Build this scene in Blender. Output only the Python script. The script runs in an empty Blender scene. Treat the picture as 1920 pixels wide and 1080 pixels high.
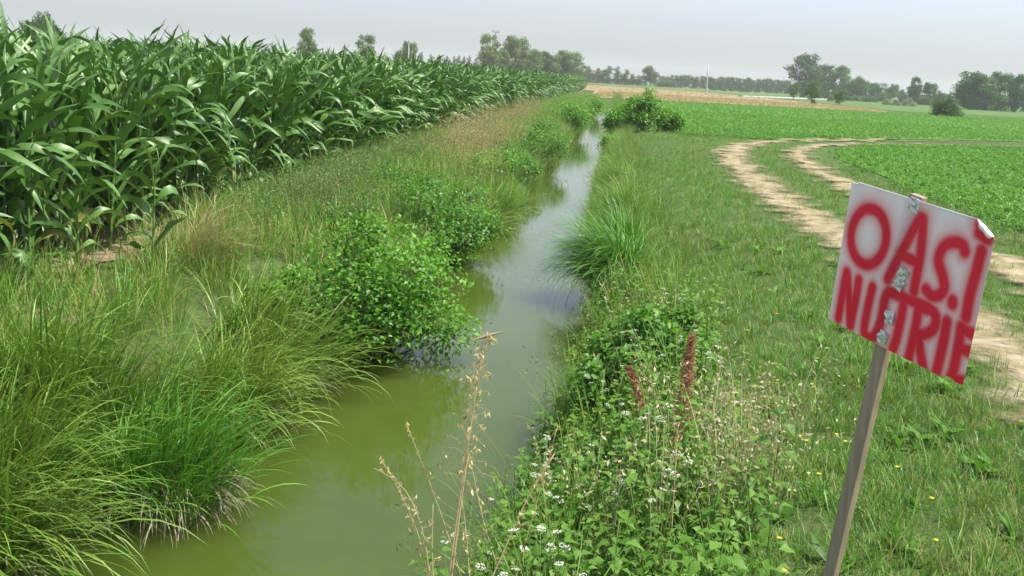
import bpy, math, random
import numpy as np
from mathutils import Matrix, Vector

random.seed(7)
rng = np.random.default_rng(7)
S = bpy.context.scene
COL = S.collection

# ------------------------------------------------------------------ camera
EYE = 2.1
YAW, PITCH, ROLL = math.radians(5.116), math.radians(12.131), math.radians(3.43)
FPX = 1870.0
cd = bpy.data.cameras.new('camera')
cd.sensor_width = 36.0
cd.lens = 36.0 * FPX / 1920.0
cd.clip_start, cd.clip_end = 0.05, 8000
cam = bpy.data.objects.new('camera', cd)
CR = Matrix.Rotation(YAW, 3, 'Z') @ Matrix.Rotation(math.pi / 2 - PITCH, 3, 'X') @ Matrix.Rotation(ROLL, 3, 'Z')
cam.matrix_world = Matrix.Translation((0, 0, EYE)) @ CR.to_4x4()
COL.objects.link(cam)
S.camera = cam
RM = np.array(CR)

# ------------------------------------------------------------------ light
SUN_EL, SUN_AZ = math.radians(66), math.radians(-3)      # azimuth measured from +X towards +Y
sd = Vector((math.cos(SUN_EL) * math.cos(SUN_AZ), math.cos(SUN_EL) * math.sin(SUN_AZ), math.sin(SUN_EL)))
ld = bpy.data.lights.new('sun', 'SUN')
ld.energy = 5.0
ld.angle = math.radians(0.6)
ld.color = (1.0, 0.94, 0.82)
sun = bpy.data.objects.new('sun', ld)
sun.rotation_euler = sd.to_track_quat('Z', 'Y').to_euler()
sun.location = (0, 0, 60)
COL.objects.link(sun)

w = bpy.data.worlds.new('World')
S.world = w
w.use_nodes = True
nt = w.node_tree
bg = nt.nodes['Background']
sky = nt.nodes.new('ShaderNodeTexSky')
sky.sky_type = 'NISHITA'
sky.sun_disc = False
sky.sun_elevation = SUN_EL
sky.sun_rotation = math.pi / 2 - SUN_AZ
sky.altitude = 20
sky.air_density = 1.0
sky.dust_density = 2.2
sky.ozone_density = 3.5
tint = nt.nodes.new('ShaderNodeMix')
tint.data_type, tint.blend_type = 'RGBA', 'MULTIPLY'
tint.inputs[0].default_value = 1.0
tint.inputs[7].default_value = (.985, .98, 1.065, 1)
hs = nt.nodes.new('ShaderNodeHueSaturation')
hs.inputs['Saturation'].default_value = .5
nt.links.new(sky.outputs[0], hs.inputs['Color'])
nt.links.new(hs.outputs[0], tint.inputs[6])
nt.links.new(tint.outputs[2], bg.inputs[0])
bg.inputs[1].default_value = 0.145
S.view_settings.view_transform = 'Standard'
S.view_settings.look = 'None'
S.view_settings.gamma = 1.0
S.view_settings.exposure = 0.56
S.cycles.use_denoising = True
S.cycles.max_bounces = 7
S.cycles.diffuse_bounces = 3
S.cycles.glossy_bounces = 3
S.cycles.transmission_bounces = 4
S.cycles.transparent_max_bounces = 8
S.cycles.volume_bounces = 1
S.cycles.sample_clamp_indirect = 6.0


# ------------------------------------------------------------------ photo -> world helpers (distances in metres)
def ray(px, py):
    return RM @ np.array([(px - 960) / FPX, (540 - py) / FPX, -1.0])


def at(px, py, z=0.0):
    d = ray(px, py)
    return np.array([0, 0, EYE]) + (z - EYE) / d[2] * d


def pt(px, py, depth):
    return np.array([0, 0, EYE]) + ray(px, py) * depth


def tag(o, label=None, cat=None, group=None, kind=None):
    if label:
        o['label'] = label
    if cat:
        o['category'] = cat
    if group:
        o['group'] = group
    if kind:
        o['kind'] = kind
    return o


def empty(name, loc, rz=0.0, sc=(1, 1, 1)):
    o = bpy.data.objects.new(name, None)
    o.location = loc
    o.rotation_euler = (0, 0, rz)
    o.scale = sc
    o.empty_display_size = 0.2
    COL.objects.link(o)
    return o


# ------------------------------------------------------------------ mesh building
class Geo:
    def __init__(self):
        self.V, self.T, self.Q, self.var, self.t, self.n = [], [], [], [], [], 0

    def add(self, V, T=None, Q=None, var=0.5, t=0.0):
        V = np.asarray(V, float).reshape(-1, 3)
        n = len(V)
        if T is not None and len(T):
            self.T.append(np.asarray(T, np.int64).reshape(-1, 3) + self.n)
        if Q is not None and len(Q):
            self.Q.append(np.asarray(Q, np.int64).reshape(-1, 4) + self.n)
        self.V.append(V)
        self.var.append(np.broadcast_to(np.asarray(var, float), (n,)).copy())
        self.t.append(np.broadcast_to(np.asarray(t, float), (n,)).copy())
        self.n += n
        return self

    def mesh(self, name, mat, smooth=True):
        V = np.concatenate(self.V)
        T = np.concatenate(self.T) if self.T else np.zeros((0, 3), np.int64)
        Q = np.concatenate(self.Q) if self.Q else np.zeros((0, 4), np.int64)
        m = bpy.data.meshes.new(name)
        m.vertices.add(len(V))
        m.vertices.foreach_set('co', V.astype(np.float32).ravel())
        loops = np.concatenate([T.ravel(), Q.ravel()]).astype(np.int32)
        starts = np.concatenate([np.arange(len(T)) * 3, len(T) * 3 + np.arange(len(Q)) * 4]).astype(np.int32)
        m.loops.add(len(loops))
        m.loops.foreach_set('vertex_index', loops)
        m.polygons.add(len(starts))
        m.polygons.foreach_set('loop_start', starts)
        m.polygons.foreach_set('use_smooth', np.full(len(starts), smooth, bool))
        for nm, arr in (('var', self.var), ('t', self.t)):
            a = m.attributes.new(nm, 'FLOAT', 'POINT')
            a.data.foreach_set('value', np.concatenate(arr).astype(np.float32))
        m.update(calc_edges=True)
        m.validate()
        if mat is not None:
            m.materials.append(mat)
        return m

    def obj(self, name, mat, parent=None, link=True, smooth=True):
        o = bpy.data.objects.new(name, self.mesh(name, mat, smooth))
        if link:
            COL.objects.link(o)
        if parent is not None:
            o.parent = parent
        return o


def blades(g, base, az, L, wd, th0, bend, seg=5, var=None, pw=1.4, twist=0.35, taper=0.7, fold=0.0):
    """Curved grass blades, one strip each."""
    base = np.asarray(base, float)
    N = len(base)
    s = np.linspace(0, 1, seg + 1)
    th = th0[:, None] + bend[:, None] * s[None] ** pw
    tm = 0.5 * (th[:, 1:] + th[:, :-1])
    dl = (L / seg)[:, None]
    r = np.concatenate([np.zeros((N, 1)), np.cumsum(np.sin(tm) * dl, 1)], 1)
    z = np.concatenate([np.zeros((N, 1)), np.cumsum(np.cos(tm) * dl, 1)], 1)
    ca, sa = np.cos(az)[:, None], np.sin(az)[:, None]
    P = np.stack([base[:, :1] + r * ca, base[:, 1:2] + r * sa, base[:, 2:] + z], -1)
    tw = rng.normal(0, twist, N)[:, None] + s[None] * rng.normal(0, twist, N)[:, None]
    side = np.stack([-sa * np.cos(tw) , ca * np.cos(tw), np.sin(tw) + 0 * sa], -1)
    prof = (np.minimum(1, 0.55 + s * 2) * (1 - s ** 2.2) ** taper + 0.02)[None, :, None] * (wd / 2)[:, None, None]
    A, B = P - side * prof, P + side * prof
    if fold > 0:
        nrm = np.stack([-np.cos(th) * ca, -np.cos(th) * sa, np.sin(th)], -1)
        A = A + nrm * prof * fold
        B = B + nrm * prof * fold
        V = np.stack([A, P, B], 2)
        k = 3
    else:
        V = np.stack([A, B], 2)
        k = 2
    i0 = (np.arange(N) * (seg + 1) * k)[:, None] + (np.arange(seg) * k)[None]
    Q = []
    for c in range(k - 1):
        Q.append(np.stack([i0 + c, i0 + c + 1, i0 + c + k + 1, i0 + c + k], -1).reshape(-1, 4))
    if var is None:
        var = rng.random(N)
    g.add(V, Q=np.concatenate(Q), var=np.repeat(var, (seg + 1) * k), t=np.tile(np.repeat(s, k), N))
    return P


def leaves(g, P, ax, nr, L, W, var=None, fold=0.18, droop=0.15, t=0.5):
    P = np.asarray(P, float)
    N = len(P)
    ax = ax / np.linalg.norm(ax, axis=1, keepdims=True)
    side = np.cross(ax, nr)
    side /= np.linalg.norm(side, axis=1, keepdims=True) + 1e-9
    nr = np.cross(side, ax)
    L, W = L[:, None], W[:, None]
    V = np.stack([P, P + ax * L * .42 + side * W * .5 + nr * W * fold, P + ax * L * .5,
                  P + ax * L * .42 - side * W * .5 + nr * W * fold, P + ax * L - nr * L * droop], 1)
    i = (np.arange(N) * 5)[:, None]
    T = np.concatenate([i + np.array(q) for q in ([0, 1, 2], [0, 2, 3], [1, 4, 2], [2, 4, 3])])
    if var is None:
        var = rng.random(N)
    g.add(V, T=T, var=np.repeat(var, 5), t=t)


def tube(g, pts, rad, k=6, var=0.5, t0=0.0, t1=1.0):
    pts = np.asarray(pts, float)
    n = len(pts)
    rad = np.broadcast_to(np.asarray(rad, float), (n,)) if np.ndim(rad) else np.full(n, rad)
    tg = np.gradient(pts, axis=0)
    tg /= np.linalg.norm(tg, axis=1, keepdims=True) + 1e-9
    up = np.array([0.31, 0.95, 0.05]) if abs(tg[:, 2]).mean() > .6 else np.array([0, 0, 1.0])
    a = np.cross(tg, up)
    a /= np.linalg.norm(a, axis=1, keepdims=True) + 1e-9
    b = np.cross(tg, a)
    an = np.arange(k) / k * 2 * math.pi
    V = pts[:, None] + rad[:, None, None] * (a[:, None] * np.cos(an)[None, :, None] + b[:, None] * np.sin(an)[None, :, None])
    Q = [[i * k + j, i * k + (j + 1) % k, (i + 1) * k + (j + 1) % k, (i + 1) * k + j] for i in range(n - 1) for j in range(k)]
    T = [[(n - 1) * k, (n - 1) * k + j, (n - 1) * k + j + 1] for j in range(1, k - 1)]
    g.add(V, T=T, Q=Q, var=var, t=np.repeat(np.linspace(t0, t1, n), k))


def box(g, c, sx, sy, sz, M=None, var=0.5):
    v = np.array([[x, y, z] for x in (-.5, .5) for y in (-.5, .5) for z in (-.5, .5)]) * [sx, sy, sz]
    if M is not None:
        v = v @ np.asarray(M).T
    g.add(v + np.asarray(c), Q=[[0, 1, 3, 2], [4, 6, 7, 5], [0, 4, 5, 1], [2, 3, 7, 6], [0, 2, 6, 4], [1, 5, 7, 3]], var=var)


def rdir(n):
    v = rng.normal(size=(n, 3))
    return v / np.linalg.norm(v, axis=1, keepdims=True)


# ------------------------------------------------------------------ materials
def mat(name):
    m = bpy.data.materials.new(name)
    m.use_nodes = True
    m.node_tree.nodes.clear()
    return m, m.node_tree.nodes, m.node_tree.links


def nd(N, typ, **kw):
    n = N.new(typ)
    for k, v in kw.items():
        setattr(n, k, v)
    return n


def ramp(N, L, fac, stops):
    r = N.new('ShaderNodeValToRGB')
    e = r.color_ramp.elements
    e[0].position, e[0].color = stops[0][0], (*stops[0][1], 1)
    e[1].position, e[1].color = stops[-1][0], (*stops[-1][1], 1)
    for p, c in stops[1:-1]:
        x = e.new(p)
        x.color = (*c, 1)
    L.new(fac, r.inputs[0])
    return r.outputs[0]


def math_(N, L, op, a, b=None, c=None, clamp=False):
    m = N.new('ShaderNodeMath')
    m.operation = op
    m.use_clamp = clamp
    for i, v in enumerate((a, b, c)):
        if v is None:
            continue
        if isinstance(v, (int, float)):
            m.inputs[i].default_value = v
        else:
            L.new(v, m.inputs[i])
    return m.outputs[0]


def mixc(N, L, f, a, b, bt='MIX'):
    m = N.new('ShaderNodeMix')
    m.data_type = 'RGBA'
    m.blend_type = bt
    for s, v in ((0, f), (6, a), (7, b)):
        if isinstance(v, (int, float)):
            m.inputs[s].default_value = v
        elif isinstance(v, tuple):
            m.inputs[s].default_value = (*v, 1)
        else:
            L.new(v, m.inputs[s])
    return m.outputs[2]


def noise(N, L, scale, detail=3, rough=.55, vec=None, dist=0.0):
    n = N.new('ShaderNodeTexNoise')
    n.inputs['Scale'].default_value = scale
    n.inputs['Detail'].default_value = detail
    n.inputs['Roughness'].default_value = rough
    n.inputs['Distortion'].default_value = dist
    if vec is not None:
        L.new(vec, n.inputs['Vector'])
    return n.outputs['Fac']


def leafmat(name, c0, c1, c2, trans=.35, rough=.45, spec=.35, base=None, tip=None, straw=None, straw_amt=.12, patch=None, tcol=1.25):
    m, N, L = mat(name)
    var = nd(N, 'ShaderNodeAttribute', attribute_name='var').outputs['Fac']
    t = nd(N, 'ShaderNodeAttribute', attribute_name='t').outputs['Fac']
    oi = N.new('ShaderNodeObjectInfo').outputs['Random']
    pos = N.new('ShaderNodeNewGeometry').outputs['Position']
    f = math_(N, L, 'ADD', math_(N, L, 'MULTIPLY', var, .7), math_(N, L, 'MULTIPLY', oi, .3))
    c = ramp(N, L, f, [(0.08, c0), (0.5, c1), (0.95, c2)])
    if straw:
        k = math_(N, L, 'GREATER_THAN', var, 1 - straw_amt)
        c = mixc(N, L, k, c, straw)
    if tip:
        k = math_(N, L, 'MULTIPLY_ADD', t, 2.2, -1.35, clamp=True)
        c = mixc(N, L, k, c, tip)
    if base:
        k = math_(N, L, 'MULTIPLY_ADD', t, -4.0, 1.0, clamp=True)
        c = mixc(N, L, k, c, base)
    if patch:                                     # dry / fresh drifts over the ground
        sc, col, lo, hi = patch
        n = noise(N, L, sc, 4, .6, pos)
        mr = N.new('ShaderNodeMapRange')
        L.new(n, mr.inputs[0])
        mr.inputs[1].default_value, mr.inputs[2].default_value = lo, hi
        c = mixc(N, L, mr.outputs[0], c, col)
    p = N.new('ShaderNodeBsdfPrincipled')
    L.new(c, p.inputs['Base Color'])
    p.inputs['Roughness'].default_value = rough
    p.inputs['Specular IOR Level'].default_value = spec
    tr = N.new('ShaderNodeBsdfTranslucent')
    L.new(mixc(N, L, 1.0, c, (tcol, tcol * 1.08, tcol * .5), 'MULTIPLY'), tr.inputs[0])
    mx = N.new('ShaderNodeMixShader')
    mx.inputs[0].default_value = trans
    L.new(p.outputs[0], mx.inputs[1])
    L.new(tr.outputs[0], mx.inputs[2])
    o = N.new('ShaderNodeOutputMaterial')
    L.new(mx.outputs[0], o.inputs[0])
    return m


def soil(name, stops, scale, bump=.3, bscale=None, rough=.95, stretch=(1, 1, 1), second=None):
    m, N, L = mat(name)
    pos = N.new('ShaderNodeNewGeometry').outputs['Position']
    mp = N.new('ShaderNodeMapping')
    L.new(pos, mp.inputs[0])
    mp.inputs['Scale'].default_value = stretch
    v = mp.outputs[0]
    n1 = noise(N, L, scale, 8, .65, v)
    c = ramp(N, L, n1, stops)
    if second:
        sc, col, lo, hi = second
        mr = N.new('ShaderNodeMapRange')
        L.new(noise(N, L, sc, 4, .6, pos), mr.inputs[0])
        mr.inputs[1].default_value, mr.inputs[2].default_value = lo, hi
        c = mixc(N, L, mr.outputs[0], c, col)
    p = N.new('ShaderNodeBsdfPrincipled')
    L.new(c, p.inputs['Base Color'])
    p.inputs['Roughness'].default_value = rough
    p.inputs['Specular IOR Level'].default_value = .15
    b = N.new('ShaderNodeBump')
    b.inputs['Strength'].default_value = bump
    b.inputs['Distance'].default_value = .05
    L.new(noise(N, L, bscale or scale * 3, 6, .7, v), b.inputs['Height'])
    L.new(b.outputs[0], p.inputs['Normal'])
    o = N.new('ShaderNodeOutputMaterial')
    L.new(p.outputs[0], o.inputs[0])
    return m, N, L, p, c, o


def plain(name, col, rough=.7, spec=.3, nz=.25, scale=30, stretch=(1, 1, 1), metallic=0.0):
    m, N, L = mat(name)
    tc = N.new('ShaderNodeTexCoord').outputs['Object']
    mp = N.new('ShaderNodeMapping')
    L.new(tc, mp.inputs[0])
    mp.inputs['Scale'].default_value = stretch
    n = noise(N, L, scale, 5, .6, mp.outputs[0])
    c = ramp(N, L, n, [(.25, tuple(x * (1 - nz) for x in col)), (.75, tuple(min(1, x * (1 + nz)) for x in col))])
    p = N.new('ShaderNodeBsdfPrincipled')
    L.new(c, p.inputs['Base Color'])
    p.inputs['Roughness'].default_value = rough
    p.inputs['Metallic'].default_value = metallic
    p.inputs['Specular IOR Level'].default_value = spec
    b = N.new('ShaderNodeBump')
    b.inputs['Strength'].default_value = .25
    b.inputs['Distance'].default_value = .004
    L.new(n, b.inputs['Height'])
    L.new(b.outputs[0], p.inputs['Normal'])
    o = N.new('ShaderNodeOutputMaterial')
    L.new(p.outputs[0], o.inputs[0])
    return m


STRAW = (.38, .27, .12)
M_corn = leafmat('corn leaf', (.045, .12, .02), (.088, .195, .037), (.185, .31, .10), trans=.15, rough=.44, spec=.5, straw=(.27, .27, .08), straw_amt=.02)
M_cornstalk = leafmat('corn stalk', (.10, .20, .04), (.14, .25, .05), (.2, .3, .07), trans=.05, rough=.5, spec=.4)
M_sedge = leafmat('sedge', (.09, .18, .025), (.16, .275, .04), (.27, .37, .08), trans=.2, rough=.42, spec=.4, straw=STRAW, straw_amt=.07)
M_sedge2 = leafmat('sedge fresh', (.06, .17, .018), (.10, .27, .028), (.18, .36, .05), trans=.2, rough=.42, spec=.4, base=(.34, .29, .2), straw=STRAW, straw_amt=.03)
M_long = leafmat('long grass', (.09, .195, .025), (.15, .285, .04), (.24, .37, .075), trans=.25, straw=STRAW, straw_amt=.05, patch=(.55, (.22, .30, .075), .6, .95))
M_lawn = leafmat('verge grass', (.075, .19, .028), (.125, .265, .04), (.2, .34, .065), trans=.26, straw=(.36, .29, .14), straw_amt=.12, patch=(.8, (.27, .26, .10), .54, .78))
M_crop = leafmat('crop leaf', (.062, .18, .017), (.098, .255, .025), (.15, .32, .038), trans=.34, patch=(.12, (.07, .22, .04), .5, .8))
M_weed = leafmat('weed leaf', (.06, .155, .018), (.105, .235, .03), (.19, .33, .06), trans=.38, spec=.22)
M_bush = leafmat('bush leaf', (.075, .20, .018), (.125, .315, .028), (.21, .42, .05), trans=.34, spec=.4)
M_bush2 = leafmat('shrub leaf dark', (.05, .15, .018), (.085, .23, .027), (.14, .31, .045), trans=.38, spec=.4)
M_dry = leafmat('dry straw', (.42, .31, .14), (.58, .45, .24), (.72, .6, .37), trans=.25, rough=.6, spec=.3)
M_feather = leafmat('feathery green', (.10, .17, .05), (.15, .23, .075), (.22, .29, .12), trans=.35)
M_drypale = leafmat('bleached oat', (.26, .23, .11), (.42, .37, .22), (.55, .5, .34), trans=.25, rough=.6)
M_drymix = leafmat('tan seed grass', (.19, .19, .07), (.36, .29, .15), (.54, .42, .27), trans=.3)
M_dock = leafmat('dock seed', (.28, .12, .07), (.40, .19, .115), (.5, .29, .19), trans=.2, rough=.8, spec=.15)
M_white = leafmat('white floret', (.6, .62, .55), (.75, .76, .72), (.82, .82, .8), trans=.25, rough=.6)
M_yellow = leafmat('yellow floret', (.65, .45, .02), (.75, .55, .02), (.8, .65, .05), trans=.2, rough=.6)
M_stem = leafmat('green stem', (.09, .17, .04), (.13, .22, .06), (.2, .27, .09), trans=.05)
M_twig = plain('twig', (.10, .075, .05), .9)
M_tree = leafmat('tree leaf', (.035, .09, .018), (.06, .14, .027), (.11, .20, .045), trans=.3, spec=.25)
M_tree2 = leafmat('poplar leaf', (.032, .085, .022), (.052, .125, .03), (.09, .18, .05), trans=.3, spec=.25)
M_pollard = leafmat('pollard leaf', (.03, .10, .012), (.05, .15, .02), (.09, .21, .03), trans=.3)
M_treepale = leafmat('pale tree leaf', (.07, .14, .035), (.12, .21, .055), (.2, .29, .09), trans=.3, spec=.25)
M_silver = leafmat('silver shrub leaf', (.14, .19, .10), (.22, .27, .16), (.3, .34, .22), trans=.25, spec=.25)
M_bark = plain('bark', (.13, .10, .075), .95)
M_reedbase = plain('dead root mat', (.2, .16, .1), .95)


# ------------------------------------------------------------------ terrain
WZ = -0.9


def xl(y):
    return np.interp(y, [-20, 4, 6.5, 9, 12, 15, 22, 35, 60, 130], [-3.5, -3.45, -3.1, -2.95, -2.5, -2.4, -2.05, -1.9, -1.75, -1.7]) + .07 * np.sin(y * 1.7) + .05 * np.sin(y * 4.1 + 1)


def xr(y):
    return np.interp(y, [-20, 4, 6, 9, 11.5, 14, 22, 60, 130], [-.9, -.72, -.45, -.1, .02, -.08, -.28, -.2, -.15]) + .06 * np.sin(y * 1.9 + 2) + .04 * np.sin(y * 4.7)


def hz(x, y):
    x, y = np.asarray(x, float), np.asarray(y, float)
    dl, dr = xl(y) - x, x - xr(y)
    zl = -1.0 + 1.0 * (1 - np.exp(-np.maximum(dl, 0) * 1.35))
    zr = -1.0 + 1.0 * (1 - np.exp(-np.maximum(dr, 0) * 1.5))
    inw = np.minimum(-dl, -dr)
    z = np.where(dl > 0, zl, np.where(dr > 0, zr, -1.0 - .5 * np.clip(inw, 0, .8)))
    end = np.clip((y - 104) / 6, 0, 1)
    z = z * (1 - end)
    land = np.clip(np.maximum(dl, dr), 0, 1)
    z = z + land * (.03 * np.sin(x * 2.3 + y * 1.1) + .025 * np.sin(x * 1.1 - y * 2.7 + 1)) * (np.abs(x) < 14)
    return z


def axis(parts):
    return np.unique(np.round(np.concatenate([np.arange(a, b, s) for a, b, s in parts]), 4))


gx = axis([(-2600, -200, 300), (-200, -20, 20), (-20, -8, 1), (-8, 4, .14), (4, 14, .5), (14, 40, 4), (40, 200, 20), (200, 2601, 300)])
gy = axis([(-60, 0, 6), (0, 25, .25), (25, 60, 1), (60, 140, 2), (140, 400, 20), (400, 2601, 200)])
X, Y = np.meshgrid(gx, gy)
g = Geo()
nx, ny = len(gx), len(gy)
ii = (np.arange(ny - 1)[:, None] * nx + np.arange(nx - 1)[None]).ravel()
g.add(np.stack([X, Y, hz(X, Y)], -1), Q=np.stack([ii, ii + 1, ii + nx + 1, ii + nx], -1))
M_ground = soil('ground', [(.3, (.04, .07, .02)), (.5, (.06, .10, .028)), (.7, (.10, .11, .045))], 5, .5, second=(.035, (.07, .13, .03), .42, .62))[0]
tag(g.obj('ground', M_ground), 'flat green farmland sheet with the ditch cut into it', 'ground', kind='structure')

# water
m, N, L = mat('murky water')
pos = N.new('ShaderNodeNewGeometry').outputs['Position']
mp = N.new('ShaderNodeMapping')
L.new(pos, mp.inputs[0])
mp.inputs['Scale'].default_value = (1, .8, 1)
n1 = noise(N, L, 7, 3, .5, mp.outputs[0])
n2 = noise(N, L, .9, 4, .6, mp.outputs[0], 1.0)
c = ramp(N, L, n2, [(.3, (.046, .074, .011)), (.7, (.060, .090, .015))])
p = N.new('ShaderNodeBsdfPrincipled')
L.new(c, p.inputs['Base Color'])
p.inputs['Roughness'].default_value = .06
p.inputs['IOR'].default_value = 1.333
p.subsurface_method = 'BURLEY'
p.inputs['Subsurface Weight'].default_value = 1.0
p.inputs['Subsurface Radius'].default_value = (1.0, 1.0, .6)
p.inputs['Subsurface Scale'].default_value = .8
b = N.new('ShaderNodeBump')
b.inputs['Strength'].default_value = .06
b.inputs['Distance'].default_value = .03
L.new(n1, b.inputs['Height'])
L.new(b.outputs[0], p.inputs['Normal'])
o = N.new('ShaderNodeOutputMaterial')
L.new(p.outputs[0], o.inputs[0])
g = Geo()
g.add([(-4.2, -20, WZ), (.8, -20, WZ), (.8, 109, WZ), (-4.2, 109, WZ)], Q=[[0, 1, 2, 3]])
tag(g.obj('water', m), 'murky olive green water of the straight irrigation ditch', 'water', kind='structure')


def sheet(name, poly, z, material, label, cat):
    g = Geo()
    P = np.array(poly, float)
    g.add(np.c_[P, np.full(len(P), z)], T=[])
    mm = bpy.data.meshes.new(name)
    mm.from_pydata([tuple(v) for v in np.c_[P, np.full(len(P), z)]], [], [list(range(len(P)))])
    mm.materials.append(material)
    o = bpy.data.objects.new(name, mm)
    COL.objects.link(o)
    return tag(o, label, cat, kind='structure')


# corn soil (draped strip)
def drape(name, xs, ys, dz, material, label, cat, xoff=None):
    X, Y = np.meshgrid(xs, ys)
    if xoff is not None:
        X = X + xoff(Y) * (X > xs.max() - .01)
    g = Geo()
    nx, ny = len(xs), len(ys)
    ii = (np.arange(ny - 1)[:, None] * nx + np.arange(nx - 1)[None]).ravel()
    g.add(np.stack([X, Y, hz(X, Y) + dz], -1), Q=np.stack([ii, ii + 1, ii + nx + 1, ii + nx], -1))
    return tag(g.obj(name, material), label, cat, kind='structure')


M_soil = soil('corn soil', [(.3, (.20, .14, .09)), (.5, (.32, .235, .16)), (.72, (.44, .34, .25))], 9, .9, 22)[0]
drape('cornfield_soil', axis([(-60, -14, 6), (-14, -4.8, .25)]), axis([(0, 30, .4), (30, 170, 5)]), .02, M_soil,
      'dry pale brown soil under the corn plants', 'soil', xoff=lambda y: .12 * np.sin(y * 1.3) + .1 * np.sin(y * 3.1))
M_field = soil('crop field', [(.3, (.06, .15, .018)), (.6, (.09, .21, .027)), (.8, (.12, .22, .04))], 2.5, .6, 8)[0]


def y1(x):
    return np.interp(x, [3.5, 4.2, 5.0, 7.5, 14.4, 21.7, 40, 160], [30, 35, 38.2, 43.5, 51, 57, 72, 165])


def y2(x):
    return np.interp(x, [5.85, 6.3, 7.2, 9, 15, 22, 40, 160], [31.8, 35.5, 39, 42.2, 48, 53.5, 68.5, 161])


def ystub(x):
    return 117 + (x - 6) * .56


def field_poly():
    xs = np.linspace(4, 120, 40)
    a = [(x, max(y1(x) + 1.2, 43)) for x in xs]
    bb = [(x, ystub(x)) for x in xs[::-1]]
    return [(2.9, 44)] + a + bb + [(4.5, ystub(4.5))]


sheet('crop_field', field_poly(), .03, M_field, 'low green crop field beyond the bend of the track', 'field')
xs = np.linspace(6.6, 120, 40)
sheet('crop_field', [(6.9, 0), (120, 0)] + [(x, y2(x) - 1.8) for x in xs[::-1] if x > 8] + [(7.3, 34)], .03, M_field,
      'low green crop field inside the bend of the track', 'field')
M_stub = soil('stubble', [(.3, (.23, .18, .095)), (.55, (.30, .24, .14)), (.8, (.36, .30, .19))], .35, .4, 3, stretch=(1, .25, 1))[0]
sheet('stubble_field', [(-3, 111.5), (6, 117), (36, 134), (38, 160), (36, 200), (24, 307), (-60, 307), (-60, 174), (-3.2, 172)], .05, M_stub,
      'harvested straw coloured stubble field behind the green crop', 'field')
M_far = soil('far field', [(.3, (.06, .13, .03)), (.7, (.10, .17, .045))], .05, .2, 1)[0]
sheet('far_field', [(40, 150), (400, 340), (400, 640), (-100, 640), (-100, 330), (27, 330), (40, 200)], .03, M_far,
      'far pale green meadow in front of the tree line', 'field')

# dirt track: two wheel ruts
RUT1 = np.array([(3.2, 1), (3.35, 5), (3.45, 8), (3.5, 16), (3.35, 21), (3.5, 29.8), (4.2, 35), (5.03, 38.2), (7.5, 43.5), (14.4, 51), (21.7, 57), (40, 72), (90, 111)])
RUT2 = np.array([(5.0, 1), (5.1, 6), (5.25, 12.7), (5.4, 18), (5.4, 23), (5.85, 31.8), (6.4, 35.5), (7.4, 39), (9.2, 42.4), (15, 48.3), (22, 54), (40, 69), (90, 108)])


def smooth_line(P, n):
    d = np.r_[0, np.cumsum(np.linalg.norm(np.diff(P, axis=0), axis=1))]
    s = np.linspace(0, d[-1], n)
    q = np.c_[np.interp(s, d, P[:, 0]), np.interp(s, d, P[:, 1])]
    for _ in range(6):
        q[1:-1] = (q[:-2] + 2 * q[1:-1] + q[2:]) / 4
    return q


R1, R2 = smooth_line(RUT1, 400), smooth_line(RUT2, 400)


def rutdist(x, y):
    out = np.full(len(x), 1e9)
    P = np.concatenate([R1, R2])
    for i in range(0, len(x), 20000):
        dx = x[i:i + 20000, None] - P[None, :, 0]
        dy = y[i:i + 20000, None] - P[None, :, 1]
        out[i:i + 20000] = np.sqrt((dx * dx + dy * dy).min(1))
    return out


m, N, L, p, c, o = soil('dirt track', [(.28, (.14, .14, .06)), (.5, (.28, .235, .135)), (.72, (.44, .385, .275))], 3.5, .5, 14)
tt = nd(N, 'ShaderNodeAttribute', attribute_name='t').outputs['Fac']
pos = N.new('ShaderNodeNewGeometry').outputs['Position']
e = math_(N, L, 'ADD', math_(N, L, 'MULTIPLY', tt, 1.3), math_(N, L, 'MULTIPLY_ADD', noise(N, L, 1.1, 8, .75, pos), -5.4, 2.55))
e = math_(N, L, 'MULTIPLY_ADD', e, -1.0, .95, clamp=True)
tb = N.new('ShaderNodeBsdfTransparent')
mx = N.new('ShaderNodeMixShader')
L.new(e, mx.inputs[0])
L.new(tb.outputs[0], mx.inputs[1])
L.new(p.outputs[0], mx.inputs[2])
L.new(mx.outputs[0], o.inputs[0])
g = Geo()
for R_, hw in ((R1, .72), (R2, .64)):
    tg = np.gradient(R_, axis=0)
    tg /= np.linalg.norm(tg, axis=1, keepdims=True)
    sdv = np.c_[-tg[:, 1], tg[:, 0]]
    off = np.linspace(-1, 1, 9)
    P = R_[:, None] + sdv[:, None] * off[None, :, None] * hw
    z = hz(P[..., 0], P[..., 1]) + .045 + .0 * P[..., 0]
    k = 9
    ii = (np.arange(len(R_) - 1)[:, None] * k + np.arange(k - 1)[None]).ravel()
    g.add(np.concatenate([P, z[..., None]], -1), Q=np.stack([ii, ii + 1, ii + k + 1, ii + k], -1), t=np.tile(np.abs(off), len(R_)) + np.repeat(np.clip((R_[:, 0] - 9) / 16, 0, .75), k))
tag(g.obj('dirt_track', m), 'two sandy wheel ruts of the farm track bending to the right', 'track', kind='structure')


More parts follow.
